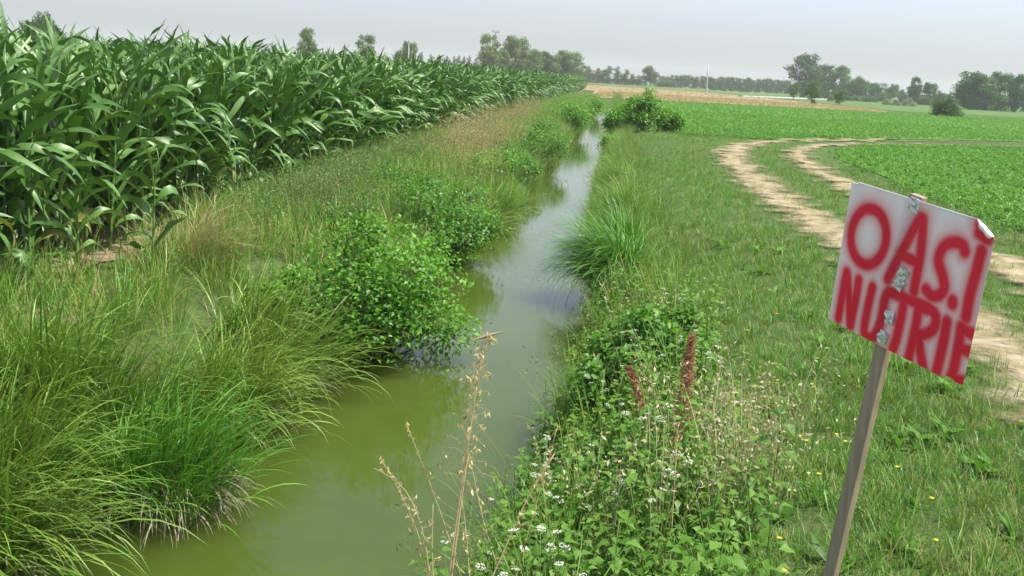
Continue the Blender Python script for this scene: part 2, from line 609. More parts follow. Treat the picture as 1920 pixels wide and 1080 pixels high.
# ------------------------------------------------------------------ scatter of uncountable growth (one object each)
def scatter(name, protos, x, y, label, cat, smin=.7, smax=1.3, z=None, weights=None, tilt=.12):
    c = bpy.data.collections.new(name + '_kinds')
    for i, o in enumerate(protos):
        o.name = '%s_kind_%02d' % (name, i)
        c.objects.link(o)
    n = len(x)
    zz = hz(x, y) if z is None else z
    me = bpy.data.meshes.new(name)
    me.vertices.add(n)
    me.vertices.foreach_set('co', np.stack([x, y, zz], -1).astype(np.float32).ravel())
    a = me.attributes.new('rot', 'FLOAT_VECTOR', 'POINT')
    rot = np.stack([rng.normal(0, tilt, n), rng.normal(0, tilt, n), rng.random(n) * 6.283], -1)
    a.data.foreach_set('vector', rot.astype(np.float32).ravel())
    a = me.attributes.new('scl', 'FLOAT', 'POINT')
    a.data.foreach_set('value', rng.uniform(smin, smax, n).astype(np.float32))
    a = me.attributes.new('idx', 'INT', 'POINT')
    a.data.foreach_set('value', rng.choice(len(protos), n, p=weights).astype(np.int32))
    ob = bpy.data.objects.new(name, me)
    COL.objects.link(ob)
    t = bpy.data.node_groups.new(name, 'GeometryNodeTree')
    t.interface.new_socket('Geometry', in_out='INPUT', socket_type='NodeSocketGeometry')
    t.interface.new_socket('Geometry', in_out='OUTPUT', socket_type='NodeSocketGeometry')
    gi, go = t.nodes.new('NodeGroupInput'), t.nodes.new('NodeGroupOutput')
    ip = t.nodes.new('GeometryNodeInstanceOnPoints')
    ci = t.nodes.new('GeometryNodeCollectionInfo')
    ci.inputs['Collection'].default_value = c
    ci.inputs['Separate Children'].default_value = True
    ci.inputs['Reset Children'].default_value = True
    ip.inputs['Pick Instance'].default_value = True
    L = t.links
    L.new(gi.outputs[0], ip.inputs['Points'])
    L.new(ci.outputs[0], ip.inputs['Instance'])
    for nm, typ, sock in (('rot', 'FLOAT_VECTOR', 'Rotation'), ('scl', 'FLOAT', 'Scale'), ('idx', 'INT', 'Instance Index')):
        na = t.nodes.new('GeometryNodeInputNamedAttribute')
        na.data_type = typ
        na.inputs['Name'].default_value = nm
        L.new(na.outputs[0], ip.inputs[sock])
    L.new(ip.outputs[0], go.inputs[0])
    md = ob.modifiers.new('scatter', 'NODES')
    md.node_group = t
    return tag(ob, label, cat, kind='stuff')


def bands(x0, x1, bl):
    xs, ys = [], []
    for a, b_, d in bl:
        n = int((x1 - x0) * (b_ - a) * d)
        xs.append(rng.uniform(x0, x1, n))
        ys.append(rng.uniform(a, b_, n))
    return np.concatenate(xs), np.concatenate(ys)


def inview(x, y, mg=1.5):
    """Keep what the photograph or a viewpoint a step aside could see."""
    ang = np.arctan2(x, y)
    d = np.hypot(x, y)
    return (ang > math.radians(-33) - mg / d) & (ang < math.radians(24) + mg / d)


def tuft(n, rad, L0, L1, w0, w1, lean, bend, mat_, seg=4, fold=0.0, name='tuft'):
    g = Geo()
    r, a = rad * np.sqrt(rng.random(n)), rng.random(n) * 6.283
    base = np.c_[r * np.cos(a), r * np.sin(a), np.full(n, -.02)]
    blades(g, base, a + rng.normal(0, .7, n), rng.uniform(L0, L1, n), rng.uniform(w0, w1, n), np.abs(rng.normal(0, lean, n)), rng.uniform(.2, 1, n) * bend, seg, fold=fold)
    return g.obj(name, mat_, link=False)


# verge lawn
prot = [tuft(18, .09, .05, .17, .004, .008, .45, 1.2, M_lawn) for _ in range(4)] + [tuft(12, .08, .16, .32, .003, .007, .25, 1.1, M_lawn) for _ in range(2)]
x, y = bands(-.9, 8, [(2, 8, 190), (8, 16, 115), (16, 30, 65), (30, 60, 30), (60, 118, 12)])
k = (x > xr(y) + .15) & inview(x, y)
x, y = x[k], y[k]
rd = rutdist(x, y)
k = (rng.random(len(x)) < np.clip((rd - .12) / .95, .06, 1)) & ~((x > 6.6) & (y < y2(x) - 1.2) & (rng.random(len(x)) < .9)) & ~((y > 44) & (x > 3.6) & (y > y1(x) + 1.5))
# mown middle and outer strips stay shorter
scatter('verge_grass', prot, x[k], y[k], 'short patchy grass of the verge and between the wheel ruts', 'grass', .55, 1.15, weights=[.21] * 4 + [.08] * 2)

def seed_grass(n, rad, h0, h1):
    g = Geo()
    r, a = rad * np.sqrt(rng.random(n)), rng.random(n) * 6.283
    base = np.c_[r * np.cos(a), r * np.sin(a), np.zeros(n)]
    P = blades(g, base, a, rng.uniform(h0, h1, n), rng.uniform(.003, .006, n), np.abs(rng.normal(.15, .12, n)), rng.uniform(.1, .6, n), 4)
    m_ = 7
    B = np.repeat(P[:, -1], m_, 0) + rng.normal(0, .035, (n * m_, 3)) * [1, 1, 1.6]
    leaves(g, B, rdir(n * m_) + [0, 0, .3], rdir(n * m_), rng.uniform(.02, .04, n * m_), rng.uniform(.008, .016, n * m_))
    return g



# tall fringe along the right bank
prot = [tuft(30, .13, .4, .85, .004, .009, .25, 1.1, M_long, 5) for _ in range(4)] + [seed_grass(16, .12, .5, .9).obj('seed', M_feather, link=False)]
x, y = bands(-1.2, 1.2, [(2.5, 10, 10), (10, 30, 34), (30, 60, 20), (60, 118, 9)])
d = x - xr(y)
k = ~((np.abs(y - 13.6) < 1.5) & (d < .75)) & (d > -.02) & (d < .45 + .55 * rng.random(len(x)) + .3 * np.sin(y * .8) ** 2) & inview(x, y)
scatter('bank_grass', prot, x[k], y[k], 'long pale grass fringing the right edge of the ditch', 'grass', .55, 1.1)

# left bank
prot = [tuft(30, .14, .3, .75, .004, .010, .3, 1.3, M_long, 5) for _ in range(4)] + [tuft(30, .14, .3, .7, .005, .010, .3, 1.3, M_sedge, 5) for _ in range(2)]
x, y = bands(-5.4, -1.2, [(3, 9.5, 27), (9.5, 25, 26), (25, 60, 20), (60, 118, 12)])
d = xl(y) - x
k = (d > np.interp(y, [8, 10], [.3, .05])) & ((y > 9.5) | (d > .9) | (rng.random(len(x)) < .45)) & (x > -5.35) & (d < np.interp(y, [4, 10, 11.5, 14], [2.5, 2.3, 2.7, 4.2]) + .3 * np.sin(y * 1.1)) & inview(x, y)
scatter('bank_grass', prot, x[k], y[k], 'rank mixed grass covering the left bank below the corn', 'grass', .5, 1.05)


def rosette(n, L0, L1, mat_, h=.0, wr=.45):
    g = Geo()
    a = rng.random(n) * 6.283
    el = rng.uniform(.2, 1.1, n)
    ax = np.c_[np.cos(a) * np.cos(el), np.sin(a) * np.cos(el), np.sin(el)]
    nr = np.c_[-np.cos(a) * np.sin(el), -np.sin(a) * np.sin(el), np.cos(el)]
    Ls = rng.uniform(L0, L1, n)
    P = np.c_[rng.normal(0, .03, (n, 2)), rng.random(n) * h]
    leaves(g, P, ax, nr, Ls, Ls * wr * rng.uniform(.7, 1.2, n))
    return g.obj('rosette', mat_, link=False)


# crop plants
prot = [rosette(34, .03, .058, M_crop, .09, .5) for _ in range(4)]
x, y = bands(2.5, 75, [(4, 25, 38), (25, 50, 22), (50, 80, 9), (80, 150, 4)])
ins = (x > np.interp(y, R2[:150, 1], R2[:150, 0]) + 1.0 + .5 * rng.random(len(x))) & (y < y2(x) - .9) & (x > 6.2 + .5 * rng.random(len(x)))
out = (y > np.maximum(y1(x) + 1.2, 42)) & (x > 2.9 + (y - 43) * .02) & (y < ystub(x))
k = (ins | out) & inview(x, y)
scatter('crop_plants', prot, x[k], y[k], 'dense low green crop plants filling the field on the right', 'crop', .8, 1.5, z=np.full(k.sum(), .03))

# stubble straw
prot = [tuft(14, .2, .12, .28, .012, .02, .5, .6, M_drymix, 2) for _ in range(3)]
x, y = bands(-20, 45, [(112, 170, 2.2), (170, 300, .5)])
k = (y > ystub(x)) & (x < np.interp(y, [134, 160, 200, 307], [36, 38, 36, 24])) & (x > np.where(y < 172, -2.5, -60))
scatter('stubble_straw', prot, x[k], y[k], 'cut straw standing on the harvested field', 'straw', .7, 1.4, z=np.full(k.sum(), .05))


# clods in the corn soil
def clod_mesh(g, c, r, seed):
    n, mlt = 7, 6
    rg = np.random.default_rng(seed)
    th = np.linspace(0.15, math.pi - .15, mlt)
    ph = np.arange(n) / n * 6.283
    R_ = r * (1 + rg.normal(0, .16, (mlt, n)))
    V = np.stack([R_ * np.sin(th)[:, None] * np.cos(ph), R_ * np.sin(th)[:, None] * np.sin(ph), .65 * R_ * np.cos(th)[:, None] + 0 * ph], -1).reshape(-1, 3) + c
    Q = [[i * n + j, i * n + (j + 1) % n, (i + 1) * n + (j + 1) % n, (i + 1) * n + j] for i in range(mlt - 1) for j in range(n)]
    g.add(V, Q=Q)
    g.add(V[:n], T=[[0, j, j + 1] for j in range(1, n - 1)])
    g.add(V[-n:], T=[[0, j + 1, j] for j in range(1, n - 1)])


prot = []
for i in range(3):
    g = Geo()
    for q in range(6):
        clod_mesh(g, np.array([rng.normal(0, .08), rng.normal(0, .08), .01]), rng.uniform(.012, .045), i * 10 + q)
    prot.append(g.obj('clod', M_soil, link=False, smooth=False))
x, y = bands(-8, -4.4, [(5, 25, 14)])
scatter('soil_clods', prot, x, y, 'crumbly pale soil clods between the corn stalks', 'soil', .7, 1.5)
M_clod = soil('pale clod', [(.3, (.30, .22, .16)), (.7, (.52, .42, .34))], 14, .9, 30)[0]
for px, py, r, lb in ((8, 492, .15, 'largest pale lumpy soil clod at the left edge, beside the low corn leaf'), (34, 508, .09, 'mid-sized pale soil clod leaning on the largest one'),
                      (68, 512, .07, 'small pale soil clod just right of the low corn plant')):
    g = Geo()
    q = at(px, py, 0.0)
    for j in range(5):
        clod_mesh(g, rng.normal(0, r * .5, 3) * [1, 1, .4] + [0, 0, r * .4], r * rng.uniform(.5, .8), 100 + j)
    ob = g.obj('soil_clod', M_clod, smooth=False)
    ob.location = (q[0], q[1], hz(q[0], q[1]))
    tag(ob, lb, 'clod')


# ------------------------------------------------------------------ corn
def corn_geo(h, seed, nl=15):
    global rng
    keep, rng = rng, np.random.default_rng(seed)
    gs, gl = Geo(), Geo()
    n = 12
    zz = np.linspace(-.03, h * .84, n)
    bx = np.cumsum(rng.normal(0, .006, n))
    by = np.cumsum(rng.normal(0, .006, n))
    tube(gs, np.c_[bx, by, zz], np.linspace(.015, .007, n) * (1 + .15 * (np.arange(n) % 2)), 6, var=rng.random())
    plane = rng.random() * 3.1416
    hs = np.linspace(.10, .80, nl) * h
    az = plane + (np.arange(nl) % 2) * math.pi + rng.normal(0, .35, nl)
    f = np.linspace(0, 1, nl)
    Ls = h * (.26 + .20 * np.sin(f * 2.6 + .35)) * rng.uniform(.85, 1.15, nl)
    wd = .066 + .050 * np.sin(f * 2.4 + .4) * rng.uniform(.85, 1.1, nl)
    wd[-2:] *= .85
    th0 = np.radians(np.interp(f, [0, .5, .85, 1], [34, 25, 17, 9])) * rng.uniform(.8, 1.25, nl)
    bend = np.radians(np.interp(f, [0, .5, .8, 1], [120, 105, 85, 55])) * rng.uniform(.3, 1.55, nl)
    base = np.c_[np.interp(hs, zz, bx), np.interp(hs, zz, by), hs]
    seg = 12
    s = np.linspace(0, 1, seg + 1)
    for i in range(nl):
        s0 = rng.uniform(.38, .85)
        th = th0[i] + bend[i] * (.3 * s + .75 / (1 + np.exp(-(s - s0) * rng.uniform(7, 16))))
        tm = .5 * (th[1:] + th[:-1])
        dl = Ls[i] / seg
        r = np.r_[0, np.cumsum(np.sin(tm) * dl)]
        z = np.r_[0, np.cumsum(np.cos(tm) * dl)]
        aa = az[i] + s * rng.normal(0, .35)
        P = base[i] + np.c_[r * np.cos(aa), r * np.sin(aa), z]
        tw = rng.normal(0, .25) + s * rng.normal(0, 1.3)
        ca, sa = np.cos(aa), np.sin(aa)
        sid = np.c_[-sa * np.cos(tw), ca * np.cos(tw), np.sin(tw)]
        nr = np.c_[-np.cos(th) * ca, -np.cos(th) * sa, np.sin(th)]
        pr = (wd[i] / 2 * np.minimum(1, .45 + s * 2.2) * (1 - s ** 2.8) ** .85 + .001)[:, None]
        ph = rng.random() * 6
        wav1 = (np.sin(s * 14 + ph) * .012 * np.sin(s * 3.1))[:, None]
        wav2 = (np.sin(s * 14 + ph + 1.8) * .012 * np.sin(s * 3.1))[:, None]
        V = np.stack([P - sid * pr + nr * (pr * .35 + wav1), P, P + sid * pr + nr * (pr * .35 + wav2)], 1)
        i0 = np.arange(seg) * 3
        Q = np.concatenate([np.stack([i0, i0 + 1, i0 + 4, i0 + 3], -1), np.stack([i0 + 1, i0 + 2, i0 + 5, i0 + 4], -1)])
        gl.add(V, Q=Q, var=1.0 if (i < 3 and rng.random() < .07) else np.clip(.5 + rng.normal(0, .22) - .12 * (1 - f[i]), 0, .97), t=np.repeat(s, 3))
    rng = keep
    return gs, gl


CORN = []
for i in range(8):
    gs, gl = corn_geo([2.1, 2.18, 2.04, 2.22, 2.14, 2.26, 2.0, 2.18][i], 50 + i)
    CORN.append((gs, gl, gs.mesh('stalk', M_cornstalk), gl.mesh('foliage', M_corn)))
SMALL = []
for i in range(2):
    gs, gl = corn_geo([1.25, 1.0][i], 80 + i, 9)
    SMALL.append((gs.mesh('stalk', M_cornstalk), gl.mesh('foliage', M_corn)))


def put_corn(x, y, k, sc, rz, label, group, lib=None):
    e = empty('corn_plant', (x, y, float(hz(x, y)) - .01), rz, (sc, sc, sc))
    e.rotation_euler = (rng.normal(0, .035), rng.normal(0, .035), rz)
    tag(e, label, 'corn plant', group)
    ms, ml = (lib or [(c[2], c[3]) for c in CORN])[k]
    for nm, me in (('stalk', ms), ('foliage', ml)):
        o = bpy.data.objects.new(nm, me)
        o.parent = e
        COL.objects.link(o)


rest_x, rest_y = [], []
for r in range(11):
    ys = np.arange(5.0, 166, .17) + rng.normal(0, .03, 948)
    for yy in ys:
        xx = -5.35 - .68 * r + rng.normal(0, .05) + (.12 * math.sin(yy * .4) if r == 0 else 0)
        if r > 3 and yy > 110 and rng.random() < .5:
            continue
        ymax = (27, 22, 14)[r] if r < 3 else 0
        if yy < 5.6 and r < 1:
            continue
        if 8.0 + .5 * r < yy < ymax:
            lb = ('tall green corn plant in the outermost row facing the ditch bank', 'tall green corn plant in the second row behind the outermost one',
                  'tall green corn plant deeper in the field, third row from the ditch')[r]
            put_corn(xx, yy, int(rng.integers(8)), rng.uniform(.9, 1.06), rng.random() * 6.28, lb, ('corn plants of the outermost row', 'corn plants of the second row', 'corn plants of the third row')[r])
        elif inview(np.array([xx]), np.array([yy]), 2.5)[0]:
            rest_x.append(xx)
            rest_y.append(yy)
for px, py, k, lb in ((35, 520, 0, 'short young corn plant at the left edge, leaf arching over pale soil clods'),
                      (120, 500, 1, 'small low corn plant with drooping leaves in front of the row, near bare soil'),
                      (262, 488, 0, 'short dark corn plant standing in front of the tan grass tussock')):
    q = at(px, py, -.02)
    put_corn(q[0] + .3, q[1] - .3, k, 1.0, [2.9, .4, 1.2][k if px != 262 else 2], lb, None, SMALL)
prot = []
for gs, gl, ms, ml in CORN:
    # stalk and leaves of one distant plant as one mesh with two materials
    g = Geo()
    for q in (gs, gl):
        for V in [np.concatenate(q.V)]:
            g.add(V, T=np.concatenate(q.T) if q.T else None, Q=np.concatenate(q.Q), var=np.concatenate(q.var), t=np.concatenate(q.t))
    me = g.mesh('corn', M_corn)
    me.materials.append(M_cornstalk)
    ns = len(np.concatenate(gs.V))
    vi = np.zeros(len(me.loops), np.int32)
    me.loops.foreach_get('vertex_index', vi)
    st = np.zeros(len(me.polygons), np.int32)
    me.polygons.foreach_get('loop_start', st)
    me.polygons.foreach_set('material_index', (vi[st] < ns).astype(np.int32))
    prot.append(bpy.data.objects.new('corn', me))
scatter('cornfield', prot, np.array(rest_x), np.array(rest_y), 'mass of green corn plants filling the field behind the near rows', 'cornfield', .9, 1.07, tilt=.035)


# ------------------------------------------------------------------ sedge tussocks, one object each
def tussock_geo(n, rad, L0, L1, wd, lean, bend, az0=None, spread=.9, seg=8, dead=0, h0=0.0):
    g = Geo()
    r, a = rad * np.sqrt(rng.random(n)), rng.random(n) * 6.283
    base = np.c_[r * np.cos(a), r * np.sin(a), h0 * (1 - (r / rad) ** 2) - .05]
    az = a + rng.normal(0, .85, n)
    if az0 is not None:
        d = (az0 - az + math.pi) % (2 * math.pi) - math.pi
        az = az + d * (1 - spread * rng.random(n))
    Ls = rng.uniform(L0 * .7, L1 * 1.1, n)
    blades(g, base, az, Ls, wd * rng.uniform(.35, 1.25, n), np.abs(rng.normal(lean, .26, n)) * (.35 + .65 * r / rad), rng.uniform(.2, 1.25, n) * bend, seg, var=.02 + .9 * rng.random(n), fold=.25, twist=.25)
    return g


def deadskirt(rad, n, az0, w=1.6):
    g = Geo()
    n = int(n * .6)
    a = az0 + rng.uniform(-w, w, n)
    base = np.c_[rad * np.cos(a), rad * np.sin(a), rng.uniform(.12, .34, n)]
    blades(g, base, a + rng.normal(0, .3, n), rng.uniform(.15, .36, n), rng.uniform(.004, .010, n), rng.uniform(1.2, 2.1, n), rng.uniform(.9, 1.5, n), 5)
    return g


M_dead = leafmat('dead sedge', (.16, .14, .08), (.27, .24, .16), (.42, .38, .3), trans=.2, rough=.7)
# px, py of the foot, bank ground z, blades, radius, lengths, lean direction (deg), material, dead skirt, label
TUS = [
    (-60, 1075, -.80, 950, .42, .65, 1.12, -15, M_sedge, 120, 'big arching sedge tussock in the bottom left corner, blades sweeping right over the water'),
    (315, 930, -.82, 900, .40, .5, .95, 5, M_sedge2, 260, 'bright green sedge tussock with a pale dead skirt at the near left water edge'),
    (215, 915, -.75, 420, .28, .5, .9, -60, M_sedge2, 160, 'upright bright sedge tussock between the corner tussock and the skirted one'),
    (440, 785, -.78, 500, .32, .5, .85, 0, M_sedge, 120, 'yellow-green sedge tussock overhanging the dark hollow in the bank'),
    (530, 705, -.78, 700, .36, .6, 1.05, 10, M_sedge, 140, 'wide sedge tussock drooping to the water, left of the round leafy bush'),
    (430, 690, -.45, 600, .36, .6, 1.0, -20, M_sedge, 0, 'sprawling sedge tussock halfway up the left bank, before the drooping one'),
    (150, 760, -.40, 550, .36, .55, 1.0, -40, M_sedge, 0, 'loose sedge tussock on the left bank above the bright skirted one'),
    (300, 690, -.25, 450, .32, .5, .9, -10, M_sedge, 0, 'fine pale sedge tussock in the middle of the left bank slope'),
    (20, 860, -.45, 600, .36, .55, 1.05, -30, M_sedge, 0, 'rank sedge tussock at the left picture edge above the corner one'),
    (60, 690, -.15, 380, .32, .45, .85, -20, M_sedge, 0, 'shaggy sedge tussock near the left edge below the bare corn soil'),
    (375, 500, -.10, 420, .26, .55, .95, 20, M_drymix, 0, 'tan tussock of seeding grass at the foot of the corn'),
    (470, 590, -.30, 360, .28, .5, .9, 0, M_sedge, 0, 'sedge tussock between the tan grass and the round leafy bush'),
    (1158, 548, -.72, 2200, .38, .75, 1.2, 185, M_sedge2, 60, 'dense dark green sedge tussock arching left over the water from the right bank'),
    (1160, 470, -.55, 420, .26, .6, 1.05, 185, M_sedge2, 0, 'light green grass tussock just behind the dark arching one on the right bank'),
    (1170, 420, -.45, 420, .3, .6, 1.0, 170, M_long, 0, 'pale long grass tussock halfway along the right bank'),
    (1165, 360, -.45, 420, .34, .6, 1.0, 190, M_long, 0, 'yellowish grass tussock farther along the right bank'),
    (930, 395, -.7, 420, .36, .6, 1.0, 0, M_long, 0, 'yellow-green grass tussock at the left water edge beyond the dark shrub'),
    (905, 420, -.7, 260, .3, .5, .8, 0, M_sedge, 50, 'small sedge tussock touching the water below the dark shrub'),
]
for px, py, z, n, rad, L0, L1, azd, mt, sk, lb in TUS:
    q = at(px, py, z)
    e = empty('sedge_tussock', (q[0], q[1], max(float(hz(q[0], q[1])), WZ - .03)))
    tag(e, lb, 'tussock')
    tussock_geo(n, rad, L0, L1, .014 if mt is not M_drymix else .006, *((.34, 2.5) if 'arching left' in lb else (.24, 1.25) if 'skirt' in lb or 'upright' in lb else (.40, 1.65)), math.radians(azd), h0=.16).obj('blades', mt, e)
    if sk:
        deadskirt(rad * .95, sk, math.radians(azd)).obj('dead_skirt', M_dead, e)


# ------------------------------------------------------------------ leafy shrubs
def shrub_geo(nleaf, R3, leaf, lumps=9, seed=0, low=.0):
    global rng
    keep, rng = rng, np.random.default_rng(seed)
    rx, ry, rz_ = R3[0], R3[1], R3[2] * 1.3
    gl, gt = Geo(), Geo()
    C = rdir(lumps) * rng.uniform(.25, .76, (lumps, 1))
    C[:, 2] = np.abs(C[:, 2]) * rng.uniform(.4, 1.1, lumps) + low
    C = C * [rx, ry, rz_] + [0, 0, rz_ * .06]
    rl = rng.uniform(.22, .46, lumps) * min(rx, rz_)
    for i in range(lumps):
        mid = C[i] * [.45, .45, .5] + rng.normal(0, .04, 3)
        tube(gt, [(rng.normal(0, .04), rng.normal(0, .04), -.05), mid, C[i]], [.014, .01, .004], 4)
        nl = int(nleaf / lumps)
        d = rdir(nl)
        d[:, 2] = np.where(rng.random(nl) < .7, np.abs(d[:, 2]), d[:, 2])
        rr = rl[i] * (rng.random(nl) ** .45) * np.where(rng.random(nl) < .16, rng.uniform(1, 1.6, nl), 1)
        P = C[i] + d * rr[:, None]
        P[:, 2] = np.maximum(P[:, 2], rng.uniform(.0, .15, nl))
        ax = d * .6 + rdir(nl) * .7 + [0, 0, -.15]
        nr = d * .5 + rdir(nl) * .45 + [0, 0, .8]
        Ls = leaf * rng.uniform(.65, 1.3, nl)
        leaves(gl, P, ax, nr, Ls, Ls * rng.uniform(.55, .8, nl))
        k = rng.integers(0, nl, 10)
        for j in k:
            tube(gt, [C[i], (C[i] + P[j]) / 2 + rng.normal(0, .02, 3), P[j]], [.005, .004, .002], 3)
    rng = keep
    return gl, gt


# foot px, py, ground z, radii, leaves, leaf length, lumps, material, label
SHR = [
    (715, 640, -.75, (1.16, 1.25, 1.25), 15000, .056, 44, M_bush, 'big round bright green leafy bush standing in the left water edge'),
    (835, 455, -.6, (1.05, 2.0, .95), 9000, .06, 38, M_bush2, 'darker leafy shrub behind the big round bush on the left bank'),
    (520, 520, -.15, (.5, .6, .55), 1500, .05, 8, M_bush, 'small bright leafy shrub between the corn and the big round bush'),
    (640, 455, -.3, (.8, .9, .45), 3200, .05, 20, M_bush2, 'low spreading shrub filling the gap above the big round bush'),
    (760, 385, -.3, (1.0, 1.6, .5), 3600, .055, 22, M_bush2, 'low wide shrub between the corn and the darker leafy shrub'),
    (900, 335, -.35, (.9, 1.8, .6), 3000, .06, 18, M_bush, 'low pale shrub beside the tan seeding grass'),
    (380, 720, -.35, (.35, .35, .4), 1100, .04, 6, M_bush2, 'little fine-leaved green shrub nestled among the sedge on the left bank'),
    (1012, 300, -.6, (1.1, 2.4, 1.2), 4600, .075, 22, M_bush2, 'mid-sized green shrub overhanging the far left water edge'),
    (1075, 238, -.5, (1.5, 4.2, 1.8), 4800, .10, 24, M_bush, 'light green shrub at the far left bank before the end of the corn'),
    (960, 330, -.5, (1.0, 2.0, .9), 3000, .07, 16, M_bush2, 'low shrub with reddish stems on the left bank before the mid-sized one'),
    (1165, 252, -.35, (1.1, 1.3, 1.55), 5200, .10, 40, M_bush, 'left half of the tall leafy thicket on the right bank, nearest the water'),
    (1205, 250, -.15, (1.1, 1.5, 1.75), 5600, .10, 44, M_bush, 'tallest bush of the leafy thicket on the right bank'),
    (1250, 248, -.05, (.9, 1.3, 1.1), 4000, .10, 34, M_bush, 'lower right bush of the leafy thicket beside the crop field'),
    (1170, 730, -.4, (.5, .7, .62), 3000, .07, 16, M_bush2, 'dense dark leafy weed clump at the right water edge behind the short dock stalk'),
    (1235, 665, -.2, (.6, .8, .5), 2800, .07, 16, M_weed, 'leafy weed clump on the right bank in front of the arching sedge tussock'),
    (1145, 290, -.7, (.7, 1.0, .9), 2200, .08, 14, M_bush, 'small bright shrub leaning over the water below the thicket'),
    (1110, 207, -.4, (1.6, 3.0, 1.7), 2600, .11, 18, M_bush, 'feathery pale shrub where the corn meets the ditch far away'),
]
for i, (px, py, z, R3, nl, lf, lm, mt, lb) in enumerate(SHR):
    q = at(px, py, z)
    e = empty('shrub', (q[0], q[1], max(float(hz(q[0], q[1])), WZ)))
    tag(e, lb, 'shrub')
    gl, gt = shrub_geo(nl, R3, lf, lm, 200 + i, .05)
    gl.obj('foliage', mt, e)
    gt.obj('branches', M_twig, e)


# tan seeding grasses on the left bank, further away
prot = [seed_grass(26, .25, .5, .95).obj('seed', M_drymix, link=False) for _ in range(3)]
px_ = [(850, 300), (880, 270), (905, 255), (930, 245), (890, 300), (945, 270), (985, 225), (1000, 215), (870, 330), (915, 290), (960, 240), (840, 250), (905, 235)]
xs_, ys_ = [], []
for a, b_ in px_:
    q = at(a, b_, -.1)
    for _ in range(17):
        xs_.append(q[0] + rng.normal(0, .35))
        ys_.append(q[1] + rng.normal(0, 1.2))
scatter('tan_grass', prot, np.array(xs_), np.array(ys_), 'dry tan seeding grass drift on the left bank beside the corn', 'grass', .7, 1.2)
prot = [seed_grass(60, .25, .3, .62).obj('seed', M_feather, link=False) for _ in range(3)]
xs_, ys_ = [], []
for a, b_ in [(560, 390), (600, 370), (640, 350), (680, 340), (540, 420), (620, 400), (700, 320), (760, 320), (790, 290)]:
    q = at(a, b_, -.05)
    for _ in range(12):
        xs_.append(q[0] + rng.normal(0, .3))
        ys_.append(q[1] + rng.normal(0, .7))
scatter('feather_grass', prot, np.array(xs_), np.array(ys_), 'hazy fine seeding grass between the corn and the leafy bushes', 'grass', .7, 1.15)


# ------------------------------------------------------------------ right bank weeds
def weed(h, npair, leaf, mat_, wr=.5):
    g = Geo()
    top = np.array([rng.normal(0, .08), rng.normal(0, .08), h])
    tube(g, [(0, 0, -.03), top * [.4, .4, .5], top], [.004, .003, .002], 4, var=.5)
    for i in range(npair):
        f = .18 + .8 * i / (npair - 1)
        P = top * [f, f, f]
        a = i * 1.57 + rng.normal(0, .3)
        for s in (0, math.pi):
            aa = a + s
            el = rng.uniform(-.35, .35)
            Lf = leaf * (1.1 - .5 * f) * rng.uniform(.8, 1.2)
            ax = np.array([[math.cos(aa) * math.cos(el), math.sin(aa) * math.cos(el), math.sin(el)]])
            nr = np.array([[0, 0, 1.0]]) + rng.normal(0, .25, (1, 3))
            leaves(g, (P + ax[0] * .03)[None], ax, nr, np.array([Lf]), np.array([Lf * wr]), droop=.25)
    return g.obj('weed', mat_, link=False)


prot = [weed(rng.uniform(.35, .66), 7, rng.uniform(.08, .115), M_weed, .62) for _ in range(5)] + [weed(.45, 12, .07, M_weed, .22)]
x, y = bands(-1.3, 1.6, [(2.2, 6, 85), (6, 12, 70)])
d = x - xr(y)
k = (d > -.12) & (d < np.interp(y, [2, 5.0, 6, 8, 10, 12], [1.5, 1.45, 1.05, 1.15, 1.0, .25]) + rng.normal(0, .12, len(x)))
scatter('leafy_weeds', prot, x[k], y[k], 'dense broad-leaved weeds covering the near right bank', 'weeds', .6, 1.15, weights=[.18] * 5 + [.1])
prot = [weed(rng.uniform(.6, .85), 20, .075, M_weed, .18) for _ in range(3)]
x, y = bands(-.75, .1, [(7.8, 9.6, 30)])
k = (x - xr(y) > -.1) & (x - xr(y) < .35)
scatter('willow_weeds', prot, x[k], y[k], 'slender narrow-leaved weeds rising at the right water edge', 'weeds', .7, 1.1)
prot = [weed(rng.uniform(.35, .6), 8, .06, M_bush2, .5) for _ in range(3)] + [weed(.5, 14, .05, M_bush, .35)]
x, y = bands(-5.2, -1.7, [(6, 12, 9), (12, 30, 16), (30, 100, 9)])
d = xl(y) - x
k = (d > .0) & (d < 3.2) & (np.sin(x * 2.1 + y * .9) + np.sin(y * .55 - x) > -.5)
scatter('bank_weeds', prot, x[k], y[k], 'leafy green weeds growing through the grass of the left bank', 'weeds', .7, 1.3)
prot = [tuft(3, .03, .04, .14, .004, .008, 1.5, .1, M_dry, 2) for _ in range(2)]
x, y = bands(-2.9, -.1, [(7, 40, 1.6)])
k = (x > xl(y) + .02) & (x < xr(y) - .02) & ((x < xl(y) + .25) | (x > xr(y) - .3))
scatter('floating_straw', prot, x[k], y[k], 'bits of dead straw floating along the ditch edges', 'straw', .6, 1.2, z=np.full(k.sum(), WZ + .012), tilt=.02)
# broad leaves and rosettes in the verge
prot = [rosette(9, .08, .17, M_weed, .02, .38) for _ in range(3)]
x, y = bands(.2, 3.0, [(2.4, 8, 5), (8, 16, 2)])
scatter('verge_weeds', prot, x, y, 'broad-leaved weeds scattered through the verge grass', 'weeds', .6, 1.2)
